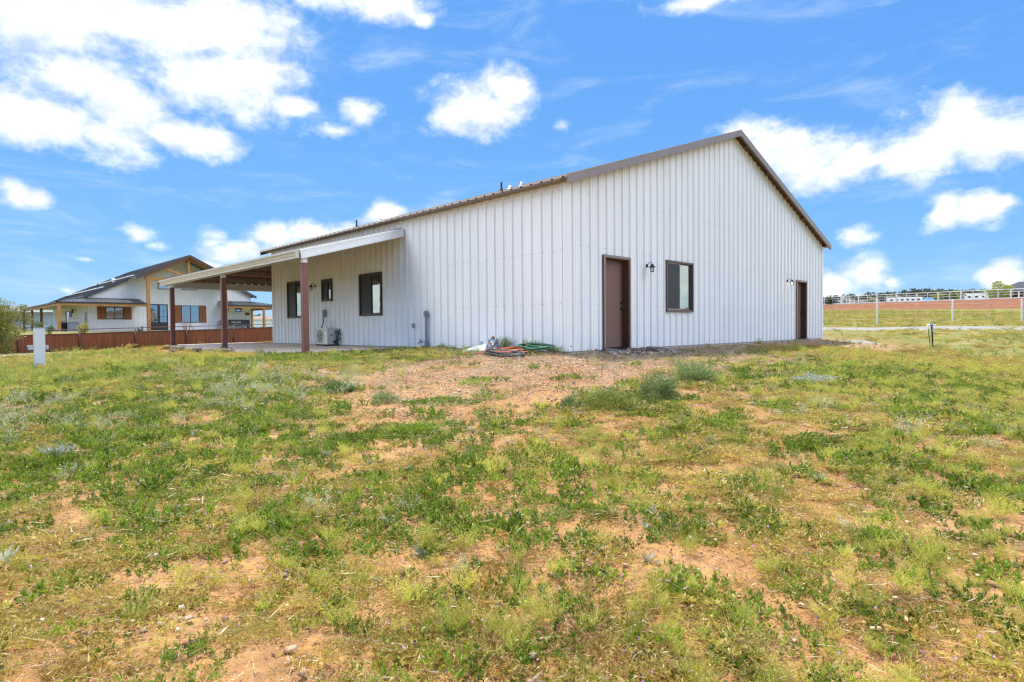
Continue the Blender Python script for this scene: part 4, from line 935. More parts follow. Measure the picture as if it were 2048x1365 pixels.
# porches: dark hipped roofs on timber beams
def porch(side):
    sgn = 1 if side == 'l' else -1; u_out, u_wall, u_in = (0, 2.5, 6.36) if side == 'l' else (18.9, 16.4, 13.24)
    ze, zw = 2.95, 3.42; vw = 2.35; v_end = 22.0 if side == 'l' else 16.0
    mb = MB(); t = .06
    f = [(u_out, -.02, ze), (u_in, -.02, ze), (u_in, vw-.02, zw), (u_wall, vw-.02, zw)]
    s_ = [(u_out, -.02, ze), (u_wall, vw-.02, zw), (u_wall, v_end, zw), (u_out, v_end, ze)]
    for q in (f, s_): mb.hexa([(x, y, z-t) for x, y, z in q], q)
    n = 12
    lo, hi = sorted((u_out, u_in)); u = lo+.2
    while u < hi-.1:
        k = min(1, abs(u-u_out)/2.5); mb.beam((u, -.02, ze+.01), (u, -.02+(vw)*k, ze+.01+(zw-ze)*k), .05, .05); u += .32
    v = .3
    while v < v_end-.1:
        k = min(1, (v+.02)/2.37); mb.beam((u_out, v, ze+.01), (u_out+(u_wall-u_out)*k, v, ze+.01+(zw-ze)*k), .05, .05); v += .32
    mb.build('porch_roof', M['hroof'], H)
    mb = MB(); mb.box(lo-.03, -.10, 2.84, hi, -.03, 2.965); mb.build('fascia', M['winblack'], H)
    mb = MB(); mb.box(min(u_out, u_out-sgn*.08), -.03, 2.84, max(u_out, u_out-sgn*.08), v_end, 2.965); mb.build('fascia', M['winblack'], H)
    mb = MB(); mb.box(lo+.05, -.02, 2.66, hi, .14, 2.83); mb.build('porch_beam', M['timber'], H)
    mb = MB(); x0 = u_out+sgn*.05; mb.box(min(x0, x0+sgn*.14), .14, 2.66, max(x0, x0+sgn*.14), v_end-.1, 2.83); mb.build('porch_beam', M['timber'], H)
    mb = MB(); mb.quad((lo+.1, .1, 2.86), (hi-.05, .1, 2.86), (hi-.05, vw-.03, 2.86), (lo+.1, vw-.03, 2.86)); a, b2_ = sorted((u_out+sgn*.1, u_wall-sgn*.03)); mb.quad((a, vw, 2.86), (b2_, vw, 2.86), (b2_, v_end-.2, 2.86), (a, v_end-.2, 2.86)); mb.build('porch_ceiling', M['soffw'], H)
    for (u, v) in (((.14, .06), (.14, 9.6), (.14, 15.6), (.14, 21.8)) if side == 'l' else ((16.8, .06), (18.76, .06), (18.76, 8), (18.76, 15.8))):
        mb = MB(); mb.box(u-.10, v-.10, HZ-.2, u+.10, v+.10, 2.655); mb.build('porch_post', M['timber'] if (side == 'r' or v < 1) else M['timberd'], H, bevel=.008)
porch('l'); porch('r')
mb = MB(); mb.box(-.1, -.1, -.6, 19.0, 22.2, HZ+.04); mb.build('porch_slab', M['concrete'], H)
def hwin(u0, u1, z0, z1, mull=1, shut=0, vpl=2.35, grid=False):
    w = MB(); d0, d1 = vpl-.07, vpl-.001; r = .06
    for a, b in ((u0, u0+r), (u1-r, u1)): w.box(a, d0, z0, b, d1, z1)
    w.box(u0+r, d0, z1-r, u1-r, d1, z1); w.box(u0+r, d0, z0, u1-r, d1, z0+r)
    for k in range(1, mull+1):
        u = u0+(u1-u0)*k/(mull+1); w.box(u-.03, d0+.004, z0+r, u+.03, d1, z1-r)
    X = w.build('window', M['winblack'], H)
    p = MB(); p.box(u0+r, vpl-.035, z0+r, u1-r, vpl-.028, z1-r); p.build('pane', M['hglass'], X)
    if shut:
        for a, b in ((u0-.62, u0-.03), (u1+.03, u1+.62)):
            s = MB(); n = 5
            for k in range(n): s.box(a+(b-a)*k/n+.004, vpl-.055, z0-.02, a+(b-a)*(k+1)/n-.004, vpl-.02, z1+.02)
            zc = (z0+z1)/2; s.box(a, vpl-.075, zc-.03, b, vpl-.056, zc+.03); s.build('shutter', M['timberd'] if False else M['shut'], H)
    return X
M['shut'] = mat('cedar_shutter', (.27, .09, .025), .6, noise=.25, nscale=6, stretch=(5, 5, .6))
hwin(3.75, 5.12, 1.56, 2.66, 1, 1); hwin(9.83, 11.45, 1.27, 2.91, 1, 1)
hwin(7.89, 9.0, 4.39, 5.0, 0); hwin(9.91, 11.27, 4.39, 5.0, 0); hwin(13.55, 14.15, 2.36, 2.90, 0); hwin(14.84, 15.42, 2.36, 2.90, 0)
# french door
w = MB(); u0, u1, z0, z1 = 7.15, 8.68, HZ+.05, 2.98
w.box(u0, 2.27, z0, u0+.1, 2.349, z1); w.box(u1-.1, 2.27, z0, u1, 2.349, z1); w.box(u0+.1, 2.27, z1-.1, u1-.1, 2.349, z1); w.box((u0+u1)/2-.11, 2.275, z0, (u0+u1)/2+.11, 2.349, z1-.1)
w.box(u0+.1, 2.275, z0, (u0+u1)/2-.11, 2.349, z0+.75); w.box((u0+u1)/2+.11, 2.275, z0, u1-.1, 2.349, z0+.75)
X = w.build('door', M['winblack'], H)
for a, b in ((u0+.1, (u0+u1)/2-.11), ((u0+u1)/2+.11, u1-.1)):
    p = MB(); p.box(a, 2.30, z0+.75, b, 2.31, z1-.1); p.build('pane', M['hglass'], X)
    g = MB()
    g.box((a+b)/2-.012, 2.285, z0+.75, (a+b)/2+.012, 2.298, z1-.1)
    for k in (1, 2): zz = z0+.75+(z1-.1-z0-.75)*k/3; g.box(a, 2.28, zz-.012, b, 2.284, zz+.012)
    g.build('muntin', M['winblack'], X)
# side wall: narrow window with shutters, pale utility cabinet, lantern
w = MB(); w.box(2.43, 10.75, 1.44, 2.499, 12.2, 2.45); X = w.build('window', M['winblack'], H)
p = MB(); p.box(2.42, 10.85, 1.5, 2.429, 12.1, 2.39); p.build('pane', M['hglass'], X)
for a, b in ((9.9, 10.7), (12.25, 13.1)):
    s = MB(); s.box(2.44, a, 1.42, 2.499, b, 2.47); s.build('shutter', M['shut'], H)
s = MB(); s.box(2.30, 3.0, 1.30, 2.48, 3.45, 2.16); s.tube([(2.42, 3.2, HZ), (2.42, 3.2, 1.3)], .035, 8); s.build('meter_cabinet', M['grey2'], H)
s = MB(); s.box(2.25, 8.2, 2.20, 2.34, 8.5, 2.62); s.box(2.34, 8.3, 2.5, 2.49, 8.4, 2.56); s.build('porch_lantern', M['blackm'], H)
# oval plaque with an illegible number
s = MB(); s.lathe([(.235, 2.33), (.245, 2.31), (.225, 2.305), (.0, 2.305)], (0, 0, 0), 28, axis='y')
o = s.build('oval_plaque', M['winblack'], H); o.location = (16.03, 0, 2.15); o.scale = (1, 1, .62)
s = MB()
for k in range(4): s.box(-.13+k*.07, 2.300, -.045, -.09+k*.07, 2.303, .045)
q = s.build('plaque_mark', M['grey'], o)
# bench with a name on its back
Bn = thing('bench', 'long dark bench with white lettering on its back under the right porch of the farmhouse', 'bench', H.matrix_basis @ Vector((14.62, 1.75, 0)), BA+radians(1.0))
mb = MB(); mb.box(-1.42, .05, 1.06, 1.42, .10, 1.55); BB = mb.build('backrest', M['winblack'], Bn, bevel=.01)
mb = MB(); mb.box(-1.42, -.40, .93, 1.42, .10, .99); mb.build('seat', M['winblack'], Bn, bevel=.01)
for x in (-1.2, 1.2):
    mb = MB(); mb.box(x-.05, -.36, HZ, x+.05, -.28, .929); mb.box(x-.05, .02, HZ, x+.05, .09, .929); mb.box(x-.05, -.28, .62, x+.05, .02, .68); mb.build('leg', M['winblack'], Bn)
fc = bpy.data.curves.new('name', 'FONT'); fc.body = 'PHILLIPS'; fc.size = .25; fc.align_x = 'CENTER'; fc.align_y = 'CENTER'; fc.extrude = .004
fo = bpy.data.objects.new('lettering_src', fc); COL.objects.link(fo); bpy.context.view_layer.update()
me = bpy.data.meshes.new_from_object(fo.evaluated_get(bpy.context.evaluated_depsgraph_get())); bpy.data.objects.remove(fo)
o = bpy.data.objects.new('lettering', me); COL.objects.link(o); me.materials.clear(); me.materials.append(M['white']); o.parent = BB; o.location = (.10, .044, 1.27); o.rotation_euler = (pi/2, 0, 0)
# grill
def hw(u, v, z=HZ+.04): return H.matrix_basis @ Vector((u, v, z))
G = thing('gas_grill', 'stainless gas grill with a side table on the neighbour’s porch', 'grill', hw(1.35, 1.9), BA+radians(1.0))
mb = MB(); mb.box(-.38, -.28, 0, .38, .28, .75); mb.build('cabinet', M['greyd'], G, bevel=.01)
mb = MB(); mb.hexa([(-.40, -.30, .76), (.40, -.30, .76), (.40, .30, .76), (-.40, .30, .76)], [(-.37, -.12, 1.18), (.37, -.12, 1.18), (.37, .28, 1.18), (-.37, .28, 1.18)]); mb.build('lid', M['galv'], G, bevel=.03)
mb = MB(); mb.box(-.75, -.25, .74, -.41, .25, .78); mb.build('side_table', M['galv'], G)
mb = MB(); mb.tube([(-.3, -.34, .85), (.3, -.34, .85)], .015, 8); mb.build('handle', M['galv'], G)
G = thing('condenser_unit', 'black square air conditioning condenser beside the farmhouse corner post', 'air conditioner', hw(.95, 2.9), BA+radians(1.0))
mb = MB(); mb.box(-.4, -.4, 0, .4, .4, .82); mb.build('casing', M['black'], G, bevel=.01)
mb = MB()
for k in range(9):
    z = .1+k*.075; mb.box(-.415, -.36, z, -.401, .36, z+.02); mb.box(-.36, -.415, z, .36, -.401, z+.02)
mb.build('louvre', M['blackm'], G)
mb = MB(); mb.lathe([(.34, .822), (.34, .84), (.30, .85), (.05, .86)], (0, 0, 0), 20); mb.build('fan_guard', M['blackm'], G)
# neighbour's plants
def plant(name, label, x, y, h, r, m, n, leaf, seed, th=.05, clumps=16, rz=None):
    return tree(name, label, 'shrub' if h < 1.6 else 'tree', x, y, g1(x, y), h, r, m, n, leaf, seed, trunk_h=th, clumps=clumps, rz=rz)
plant('yellow_shrub', 'bright yellow flowering shrub behind the fence in front of the grill', -33.35, 46, 1.15, .42, M['yellow'], 900, .09, 21)
plant('conifer_shrub', 'small dark upright conifer by the timber column behind the rusty fence', -29.6, 47, 1.1, .24, M['darkleaf'], 700, .08, 22)
plant('green_shrub', 'tiny round green shrub behind the fence below the left shuttered window', -31.9, 46, .55, .2, M['shrubg'], 400, .07, 23)
plant('reddish_shrub', 'low reddish brown shrub behind the fence left of the dark conifer', -30.6, 46, .5, .38, M['redbrown'], 500, .07, 24)
plant('sapling', 'thin young tree with sparse brown leaves before the right shuttered window', -24.8, 45, 2.55, .62, M['redbrown'], 420, .07, 25, .12, 22, 1.2)
plant('rose_shrub', 'small loose green shrub behind the fence before the dark bench', -23.1, 49, .6, .3, M['shrubg'], 300, .08, 26)
plant('green_shrub', 'round green shrub behind the fence just left of the pale utility pedestal', -36.95, 46, .95, .5, M['shrubg'], 800, .08, 27)
plant('green_shrub', 'upright green shrub behind the fence just right of the pale utility pedestal', -35.15, 45, .95, .28, M['shrubg'], 600, .08, 28)

# ------------------------------------------------------------------ buildings and trees beyond
M['shedroof'] = mat('grey_metal_roof', (.33, .36, .39), .4, metal=.2, noise=.1, nscale=1)
M['shedwall'] = mat('grey_metal_wall', (.42, .46, .50), .5, noise=.06, nscale=1)
T = thing('metal_shed', 'long grey ribbed metal building behind the farmhouse side porch', 'shed', (-86, 95, .6), radians(2))
mb = MB(); sheet_wall(mb, 26, lambda u: 3.1, [], lambda s, d, z: (s, -d*2, z), per=.45); mb.build('wall', M['shedwall'], T)
mb = MB(); mb.hexa([(-.4, -.6, 3.2), (26.4, -.6, 3.2), (26.4, 5, 4.3), (-.4, 5, 4.3)], [(-.4, -.6, 3.3), (26.4, -.6, 3.3), (26.4, 5, 4.4), (-.4, 5, 4.4)])
s = 0
while s < 26: mb.beam((s, -.6, 3.33), (s, 5, 4.43), .06, .06); s += .6
mb.build('roof', M['shedroof'], T)
mb = MB(); mb.box(-.4, -.68, 3.02, 26.4, -.602, 3.32); mb.build('fascia', M['white'], T)
mb = MB(); mb.box(0, .02, 0, 26, 9, 3.1); mb.build('body', M['shedwall'], T)
for x in (12.2, 16.5):
    mb = MB(); mb.box(x, -.12, .9, x+1.6, -.085, 1.5); mb.build('window', M['winblack'], T)
mb = MB(); mb.box(0, -.11, .72, 26, -.085, .85); mb.build('wainscot_trim', M['white'], T)
T = thing('white_outbuilding', 'small white building with a brown roof far beyond the farmhouse’s right porch', 'outbuilding', (-60.3, 140, 1.2), radians(20))
mb = MB(); mb.box(-1.6, 0, 0, 4.0, 6, 1.7); mb.build('wall', M['white'], T)
mb = MB(); mb.hexa([(-2, -.4, 1.7), (4.4, -.4, 1.7), (4.4, 6.4, 1.7), (-2, 6.4, 1.7)], [(-1.6, 2.5, 2.6), (4.0, 2.5, 2.6), (4.0, 3.5, 2.6), (-1.6, 3.5, 2.6)]); mb.build('roof', M['roof'], T)
def ftree(i, x, y, zb, h, r, m, label, name='far_tree', n=1500, leaf=.35):
    tree(name, label, 'tree', x, y, zb, h, r, m, n, leaf, 100+i, trunk_h=.08, clumps=26)
for i, (x, y, h, r, lab) in enumerate(((-73.5, 165, 3.0, 3.0, 'dark low tree seen between the farmhouse and the far white outbuilding'), (-66.0, 160, 3.1, 2.4, 'dark bushy tree just right of the far white outbuilding'), (-62.2, 158, 2.8, 2.2, 'dark tree beyond the fence, behind the farmhouse’s right porch post'), (-58.3, 150, 2.6, 2.0, 'dark tree rising against the wall edge of the white metal building'))):
    ftree(i, x, y, g1(x, y), h, r, M['darkleaf'], lab)
ftree(5, 90.9, 126, 5.2, 2.0, 1.15, M['cotton'], 'small yellow green tree behind the rail fence, left of the long white trailer', n=1400, leaf=.25)
ftree(6, 94.0, 125, 5.0, 2.3, 1.6, M['cotton'], 'wider yellow green tree behind the rail fence, next to the white trailer’s nose', n=1800, leaf=.25)
ftree(7, 98.2, 119, 4.8, 3.6, 2.7, M['cotton'], 'big yellow green tree behind the rail fence beside the dark roofed house', n=3600, leaf=.25)
ftree(8, 63.6, 118.5, 4.0, 2.0, 1.9, M['darkleaf'], 'dark green tree at the corner of the white building, left end of rail fence', n=1500, leaf=.25)
# trailers
def trailer(x, y, z, L, h, rz, label, nwin):
    T = thing('travel_trailer', label, 'trailer', (x, y, z), rz, 'trailers parked beyond the rail fence')
    mb = MB(); w = 2.3; mb.hexa([(-L/2+.2, 0, .4), (L/2, 0, .4), (L/2, w, .4), (-L/2+.2, w, .4)], [(-L/2, 0, h), (L/2, 0, h), (L/2, w, h), (-L/2, w, h)]); mb.build('body', M['white'], T, bevel=.12)
    for k in range(nwin):
        xx = -L/2+.7+(L-1.8)*k/max(1, nwin-1); mb = MB(); mb.box(xx, -.02, h*.62, xx+.55, -.004, h*.62+.32); mb.build('window', M['winblack'], T)
    for xx in (-.45, .45):
        mb = MB(); mb.lathe([(.3, .02), (.33, .05), (.33, .2), (.3, .24)], (xx, 0, .33), 14, axis='y'); mb.build('wheel', M['black'], T)
    mb = MB(); mb.box(-L/2+.1, -.012, .75, L/2-.1, -.003, .88); mb.build('stripe', M['greyd'], T); return T
trailer(101.3, 130, 4.75, 5.6, 2.3, radians(-38), 'long white trailer with four small windows left of the big yellow green tree', 4)
trailer(91.0, 137, 4.75, 7.0, 1.95, radians(-36), 'lower white trailer with dark windows, left of the blue canopy', 6)
T = thing('canopy_tent', 'bright blue canopy on thin poles beyond the white rail fence', 'canopy', (93.1, 132, 4.75), radians(-36))
mb = MB(); mb.hexa([(-1.1, -.8, .95), (1.1, -.8, .95), (1.1, .8, .95), (-1.1, .8, .95)], [(-.8, -.4, 1.5), (.8, -.4, 1.5), (.8, .4, 1.5), (-.8, .4, 1.5)]); mb.build('canopy', mat('blue_canvas', (.02, .22, .68), .6), T)
for x in (-1.05, 1.05):
    for y in (-.75, .75): mb = MB(); mb.tube([(x, y, 0), (x, y, .95)], .03, 6); mb.build('pole', M['white'], T)
T = thing('ranch_house', 'house with dark hipped roof at the right edge, behind the rail fence', 'house', (115.5, 132, 4.8), radians(-30))
mb = MB(); mb.box(-5, 0, 0, 9, 9, 2.9); mb.build('wall', mat('house_tan', (.20, .13, .10), .8), T)
mb = MB(); mb.hexa([(-6, -1.5, 2.8), (10, -1.5, 2.8), (10, 10, 2.8), (-6, 10, 2.8)], [(-1, 3.8, 5.2), (5, 3.8, 5.2), (5, 4.6, 5.2), (-1, 4.6, 5.2)]); mb.build('roof', M['hroof'], T)
for x in (-5.6, -2, 2, 6): mb = MB(); mb.box(x-.12, -1.3, 0, x+.12, -1.06, 2.8); mb.build('porch_post', M['white'], T)
mb = MB(); mb.box(-3.6, -.06, .9, -1.4, -.002, 2.2); mb.build('window', M['winblack'], T)

# white pipe rail fence on the bank
M['fencew'] = mat('white_pipe_paint', (.70, .71, .72), .5, noise=.05, nscale=3)
T = thing('rail_fence', 'white pipe rail fence along the top of the red dirt bank', 'fence')
def fp(t): p = FA+(FB-FA)*t; return p, float(bank_z(t))
step = 1.66/(FB-FA).length; tt = [step*k for k in range(-8, 19)]
for i, t in enumerate(tt):
    p, z = fp(t); thick = i % 2 == 0; mb = MB(); r = .11 if thick else .045
    mb.tube([(p.x, p.y, z-.3), (p.x, p.y, z+1.55)], r, 8); mb.build('post', M['fencew'], T)
(pa, za), (pb, zb) = fp(tt[0]), fp(tt[-1])
for hh, r in ((1.50, .045), (1.08, .04), (.66, .04)):
    mb = MB(); mb.tube([(pa.x, pa.y, za+hh)]+[(fp(t)[0].x, fp(t)[0].y, fp(t)[1]+hh) for t in tt[1:-1]]+[(pb.x, pb.y, zb+hh)], r, 6); mb.build('rail', M['fencew'], T)
t9 = [tt[0]]+[step*k for k in range(-7, 26)]
mb = MB()
for a, b in zip(t9, t9[1:]):
    (pa, za), (pb, zb) = fp(a), fp(b); mb.beam((pa.x, pa.y, za+.12), (pb.x, pb.y, zb+.12), .05, .17)
mb.build('bottom_board', M['fencew'], T)
T = thing('pipe_pen', 'white pipe pen panels standing behind the left end of the rail fence', 'pen')
P0, P1 = Vector((66.0, 121, 0)), Vector((75.5, 126, 0)); n = 8
for k in range(n+1):
    p = P0+(P1-P0)*k/n; mb = MB(); mb.tube([(p.x, p.y, 4.2), (p.x, p.y, 6.0-.05*k)], .07, 6); mb.build('post', M['fencew'], T)
for hh in (.4, .75, 1.1, 1.4): mb = MB(); mb.tube([(P0.x, P0.y, 4.45+hh), (P1.x, P1.y, 4.45+hh*.75)], .04, 6); mb.build('rail', M['fencew'], T)
# white wire fence posts by the gravel road
T = thing('wire_fence', 'wire fence on slim white posts beyond the gravel road on the right', 'fence')
WP = [(9.9, 30.2), (15.25, 31.8), (20.61, 33.34), (25.98, 34.84), (31.35, 36.34), (36.7, 37.84)]
for (x, y) in WP:
    z = g1(x, y); mb = MB(); mb.lathe([(.043, -.2), (.043, 1.40), (.03, 1.43), (.01, 1.44)], (x, y, z), 10); mb.build('post', M['fencew'], T)
for (x0, y0), (x1, y1) in zip(WP, WP[1:]):
    x, y = (x0+x1)/2, (y0+y1)/2; z = g1(x, y); mb = MB(); mb.tube([(x, y, z-.1), (x, y, z+1.2)], .016, 5); mb.build('t_post', M['galv'], T)
for hh in (.35, .65, .95, 1.2):
    mb = MB(); mb.tube([(x, y-.05, g1(x, y)+hh) for x, y in WP], .004, 4); mb.build('wire', M['galv'], T)

# ------------------------------------------------------------------ far hill with junipers
hx = [-900, -400, 0, 100, 180, 235, 272, 314, 334, 390, 480, 700, 1000]; hz_ = [9, 9, 9, 10, 14, 19.0, 22.2, 24.8, 24.4, 21.5, 19, 17, 16]
M['hill'] = mat('hill_soil', (.15, .12, .065), .95, col2=(.07, .075, .035), nscale=.04, detail=8)
xs = np.arange(-900, 1001, 10.0); V = []
for x in xs:
    zt = np.interp(x, hx, hz_)+(fbm(np.array([x*.02]), np.array([0.]), 41)[0]-.5)*1.4
    for d, f in ((0, -.05), (60, .55), (100, .85), (140, 1.0), (220, 1.02), (600, .6)): V.append((x, 320+d, 4+(zt-4)*f))
n = len(xs); k = 6; i, j = np.meshgrid(np.arange(n-1), np.arange(k-1), indexing='ij')
Fq = np.stack([i*k+j, (i+1)*k+j, (i+1)*k+j+1, i*k+j+1], -1).reshape(-1, 4); tag(npmesh('hills', np.array(V), Fq, M['hill'], smooth=True), kind='structure')
rng = np.random.default_rng(55); VV = []; FF = []; o_ = 0
for q in range(1500):
    x = rng.uniform(150, 460) if q < 1250 else rng.uniform(-500, 60); d = rng.uniform(10, 150)
    zt = np.interp(x, hx, hz_); f = np.interp(d, [0, 60, 100, 140, 220], [-.05, .55, .85, 1, 1.02]); z = 4+(zt-4)*f; r = rng.uniform(1.0, 2.6)
    v, f_ = crown((x, 320+d, z+r*.5), (r, r, r*.75), 60, r*.55, rng, 8); VV.append(v); FF.append(f_+o_); o_ += len(v)
o = npmesh('woodland', np.vstack(VV), np.vstack(FF), M['darkleaf']); tag(o, 'scattered dark junipers dotted over the far hillside', 'woodland', kind='stuff')
# ------------------------------------------------------------------ vegetation
M['mallow'] = leafmat('weed_leaf', (.026, .080, .006), (.33, .44, .032), .28, .45)
M['mustard'] = leafmat('mustard_stalk', (.34, .39, .04), (.66, .61, .11), .22, .45)
M['filaree'] = leafmat('filaree_stalk', (.42, .23, .07), (.47, .46, .075), .30, .45)
M['grass'] = leafmat('grass_blade', (.15, .23, .03), (.41, .46, .085), .25, .45)
M['olive'] = leafmat('olive_weed', (.13, .19, .03), (.36, .40, .07), .2, .4)
M['thatch'] = leafmat('brown_thatch', (.22, .13, .07), (.40, .27, .14), .3, .3)
M['dry'] = leafmat('dry_straw', (.40, .30, .16), (.62, .52, .34), .22, .35)
M['cheat'] = leafmat('cheatgrass_head', (.34, .36, .19), (.60, .58, .42), .15, .45)
M['silverw'] = leafmat('silver_weed', (.26, .32, .24), (.50, .54, .46), .15, .25)
M['flower'] = leafmat('pink_flower', (.62, .30, .62), (.78, .50, .75), .1, .3)
M['flowery'] = leafmat('yellow_flower', (.75, .50, .02), (.85, .62, .05), .1, .3)
PROTO = bpy.data.collections.new('plant_kinds')      # not linked to the scene: only instanced
def proto(kind, name, parts):
    """parts: list of (V, F, material)"""
    c = bpy.data.collections.get(kind) or bpy.data.collections.new(kind)
    Vs = []; Fs = []; mi = []; o = 0; ms = []
    for V, Fq, m in parts:
        Vs.append(V); Fs.append(Fq+o); o += len(V); mi += [len(ms)]*len(Fq); ms.append(m)
    V = np.vstack(Vs).astype(np.float32); Fq = np.vstack(Fs).astype(np.int32)
    me = bpy.data.meshes.new(name); me.vertices.add(len(V)); me.vertices.foreach_set('co', V.ravel()); me.loops.add(Fq.size); me.loops.foreach_set('vertex_index', Fq.ravel())
    me.polygons.add(len(Fq)); me.polygons.foreach_set('loop_start', np.arange(0, Fq.size, 4, dtype=np.int32)); me.polygons.foreach_set('loop_total', np.full(len(Fq), 4, np.int32))
    for m in ms: me.materials.append(m)
    me.polygons.foreach_set('material_index', np.array(mi, np.int32)); me.update(calc_edges=True)
    ob = bpy.data.objects.new(name, me); c.objects.link(ob); return c
def ribbon(paths, w, rng):
    """paths (n,k,3) thin tapering ribbons"""
    n, k, _ = paths.shape; d = paths[:, -1]-paths[:, 0]; S = np.cross(d, rng.normal(size=(n, 3))); S /= np.linalg.norm(S, axis=1, keepdims=True)+1e-9
    t = np.linspace(1, .25, k)[None, :, None]; ww = np.broadcast_to(w, n)[:, None, None]
    L_ = paths-S[:, None]*ww*t*.5; R_ = paths+S[:, None]*ww*t*.5
    V = np.stack([L_, R_], 2).reshape(-1, 3)
    b = (np.arange(n)*k*2)[:, None]+(np.arange(k-1)*2)[None]; b = b.reshape(-1)
    return V, np.stack([b, b+1, b+3, b+2], -1)
def curves(n, rng, h, spread, lean, k=4, r0=.02):
    a = rng.uniform(0, 2*pi, n); r = r0*np.sqrt(rng.random(n)); H = h*rng.uniform(.55, 1.15, n); sp_ = spread*rng.uniform(.3, 1.2, n)
    t = np.linspace(0, 1, k)[None]
    x = (r*np.cos(a))[:, None]+(np.cos(a)*sp_)[:, None]*t**1.4*(1); y = (r*np.sin(a))[:, None]+(np.sin(a)*sp_)[:, None]*t**1.4; z = H[:, None]*(t-lean*t**2.5)
    return np.stack([x, y, z], -1)
def mallow(seed, r=.13, h=.075, n=150):
    """upright leafy shoots standing close together"""
    rng = np.random.default_rng(seed); ns = max(6, n//11); P = []; D = []
    for q in range(ns):
        a = rng.uniform(0, 2*pi); rr = r*sqrt_(rng.random())*(1+.4*sin(a*3+seed)); x, y = rr*cos(a), rr*sin(a); H = h*rng.uniform(.45, 1.25)*(1-.5*(rr/(r*1.4))**2)
        lx, ly = rng.normal()*.25+cos(a)*.3, rng.normal()*.25+sin(a)*.3
        for i in range(11):
            t = rng.uniform(.1, 1); b = rng.uniform(0, 2*pi); P.append((x+lx*H*t, y+ly*H*t, H*t*.8+.003)); o = 1.0-.75*t; D.append((cos(b)*(.35+o)+lx*.6, sin(b)*(.35+o)+ly*.6, .45+.9*t))
    P = np.array(P); D = np.array(D); m = len(P)
    V, Fq = leaves(P, D, rng.uniform(.015, .032, m), rng.uniform(.007, .014, m), rng)
    return [(V, Fq, M['mallow'])]
sqrt_ = math.sqrt
def mustard(seed, h=.2, n=9, fl=True):
    rng = np.random.default_rng(seed); C = curves(n, rng, h, h*.5, .12, 5, .03); V, Fq = ribbon(C, .0030, rng)
    sub = []; P = []; D = []
    for c in C:
        for q in range(12):
            t = rng.uniform(.2, 1); i = min(int(t*4), 3); f = t*4-i; p = c[i]*(1-f)+c[i+1]*f; a = rng.uniform(0, 2*pi); l = h*rng.uniform(.12, .34)
            d = np.array([cos(a)*.8, sin(a)*.8, .75]); sub.append(np.stack([p, p+d*l*.5+[0, 0, .0], p+d*l+[0, 0, l*.15]])); P += [p+d*l*.5, p+d*l]; D += [d, d+rng.normal(size=3)*.3]
    V2, F2 = ribbon(np.array(sub), .0023, rng)
    P = np.array(P); V3, F3 = leaves(P, np.array(D), rng.uniform(.009, .018, len(P)), rng.uniform(.0025, .005, len(P)), rng)
    return [(V, Fq, M['mustard']), (V2, F2, M['mustard']), (V3, F3, M['mustard'])]
def filaree(seed, r=.14, h=.07, n=40):
    rng = np.random.default_rng(seed); C = curves(n, rng, h, r, .35, 4, .05); V, Fq = ribbon(C, .0032, rng)
    P = []; D = []
    for c in C:
        for q in range(5):
            i = rng.integers(1, 4); a = rng.uniform(0, 6.28); P.append(c[i]); D.append((cos(a), sin(a), rng.uniform(.1, 1.2)))
    P = np.array(P); V2, F2 = leaves(P, np.array(D), rng.uniform(.010, .026, len(P)), rng.uniform(.003, .008, len(P)), rng)
    out = [(V, Fq, M['filaree']), (V2, F2, M['filaree'])]
    if seed % 2: 
        k = 5; i = rng.integers(0, n, k); V3, F3 = leaves(C[i, -1]+[0, 0, .005], rng.normal(size=(k, 3))+[0, 0, 1], .011, .011, rng); out.append((V3, F3, M['flower']))
    return out
def tuft(seed, h=.16, n=26, sp_=.08, m='grass', w=.0045):
    rng = np.random.default_rng(seed); C = curves(n, rng, h, sp_, .15, 5, .03); V, Fq = ribbon(C, w, rng); return [(V, Fq, M[m])]
def cheat(seed, h=.26, n=16):
    rng = np.random.default_rng(seed); C = curves(n, rng, h, h*.5, .22, 5, .04); V, Fq = ribbon(C, .003, rng)
    P = []; D = []
    for c in C:
        for q in range(9):
            P.append(c[-1]*(1-q*.035)+rng.normal(size=3)*.008); d = c[-1]-c[-2]; d = d/np.linalg.norm(d); D.append(d+rng.normal(size=3)*.45+[0, 0, -.35])
    P = np.array(P); V2, F2 = leaves(P, np.array(D), rng.uniform(.018, .038, len(P)), .006, rng)
    C2 = curves(14, rng, h*.5, h*.25, .1, 4, .04); V3, F3 = ribbon(C2, .0045, rng)
    return [(V, Fq, M['cheat']), (V2, F2, M['cheat']), (V3, F3, M['grass'])]
def rosette(seed, r=.055, n=22):
    rng = np.random.default_rng(seed); a = rng.uniform(0, 6.28, n); D = np.stack([np.cos(a), np.sin(a), rng.uniform(.3, 1.4, n)], -1)
    V, Fq = leaves(np.tile([[0, 0, .004]], (n, 1)), D, r*rng.uniform(.6, 1.2, n), .008, rng); return [(V, Fq, M['silverw'])]
def litter(seed, n=46, r=.16):
    rng = np.random.default_rng(seed); P = np.stack([rng.normal(size=n)*r, rng.normal(size=n)*r, rng.uniform(.002, .012, n)], -1); a = rng.uniform(0, 6.28, n)
    D = np.stack([np.cos(a), np.sin(a), rng.normal(size=n)*.18], -1); V, Fq = leaves(P, D, rng.uniform(.015, .07, n), rng.uniform(.002, .005, n), rng, .05); return [(V, Fq, M['dry'])]
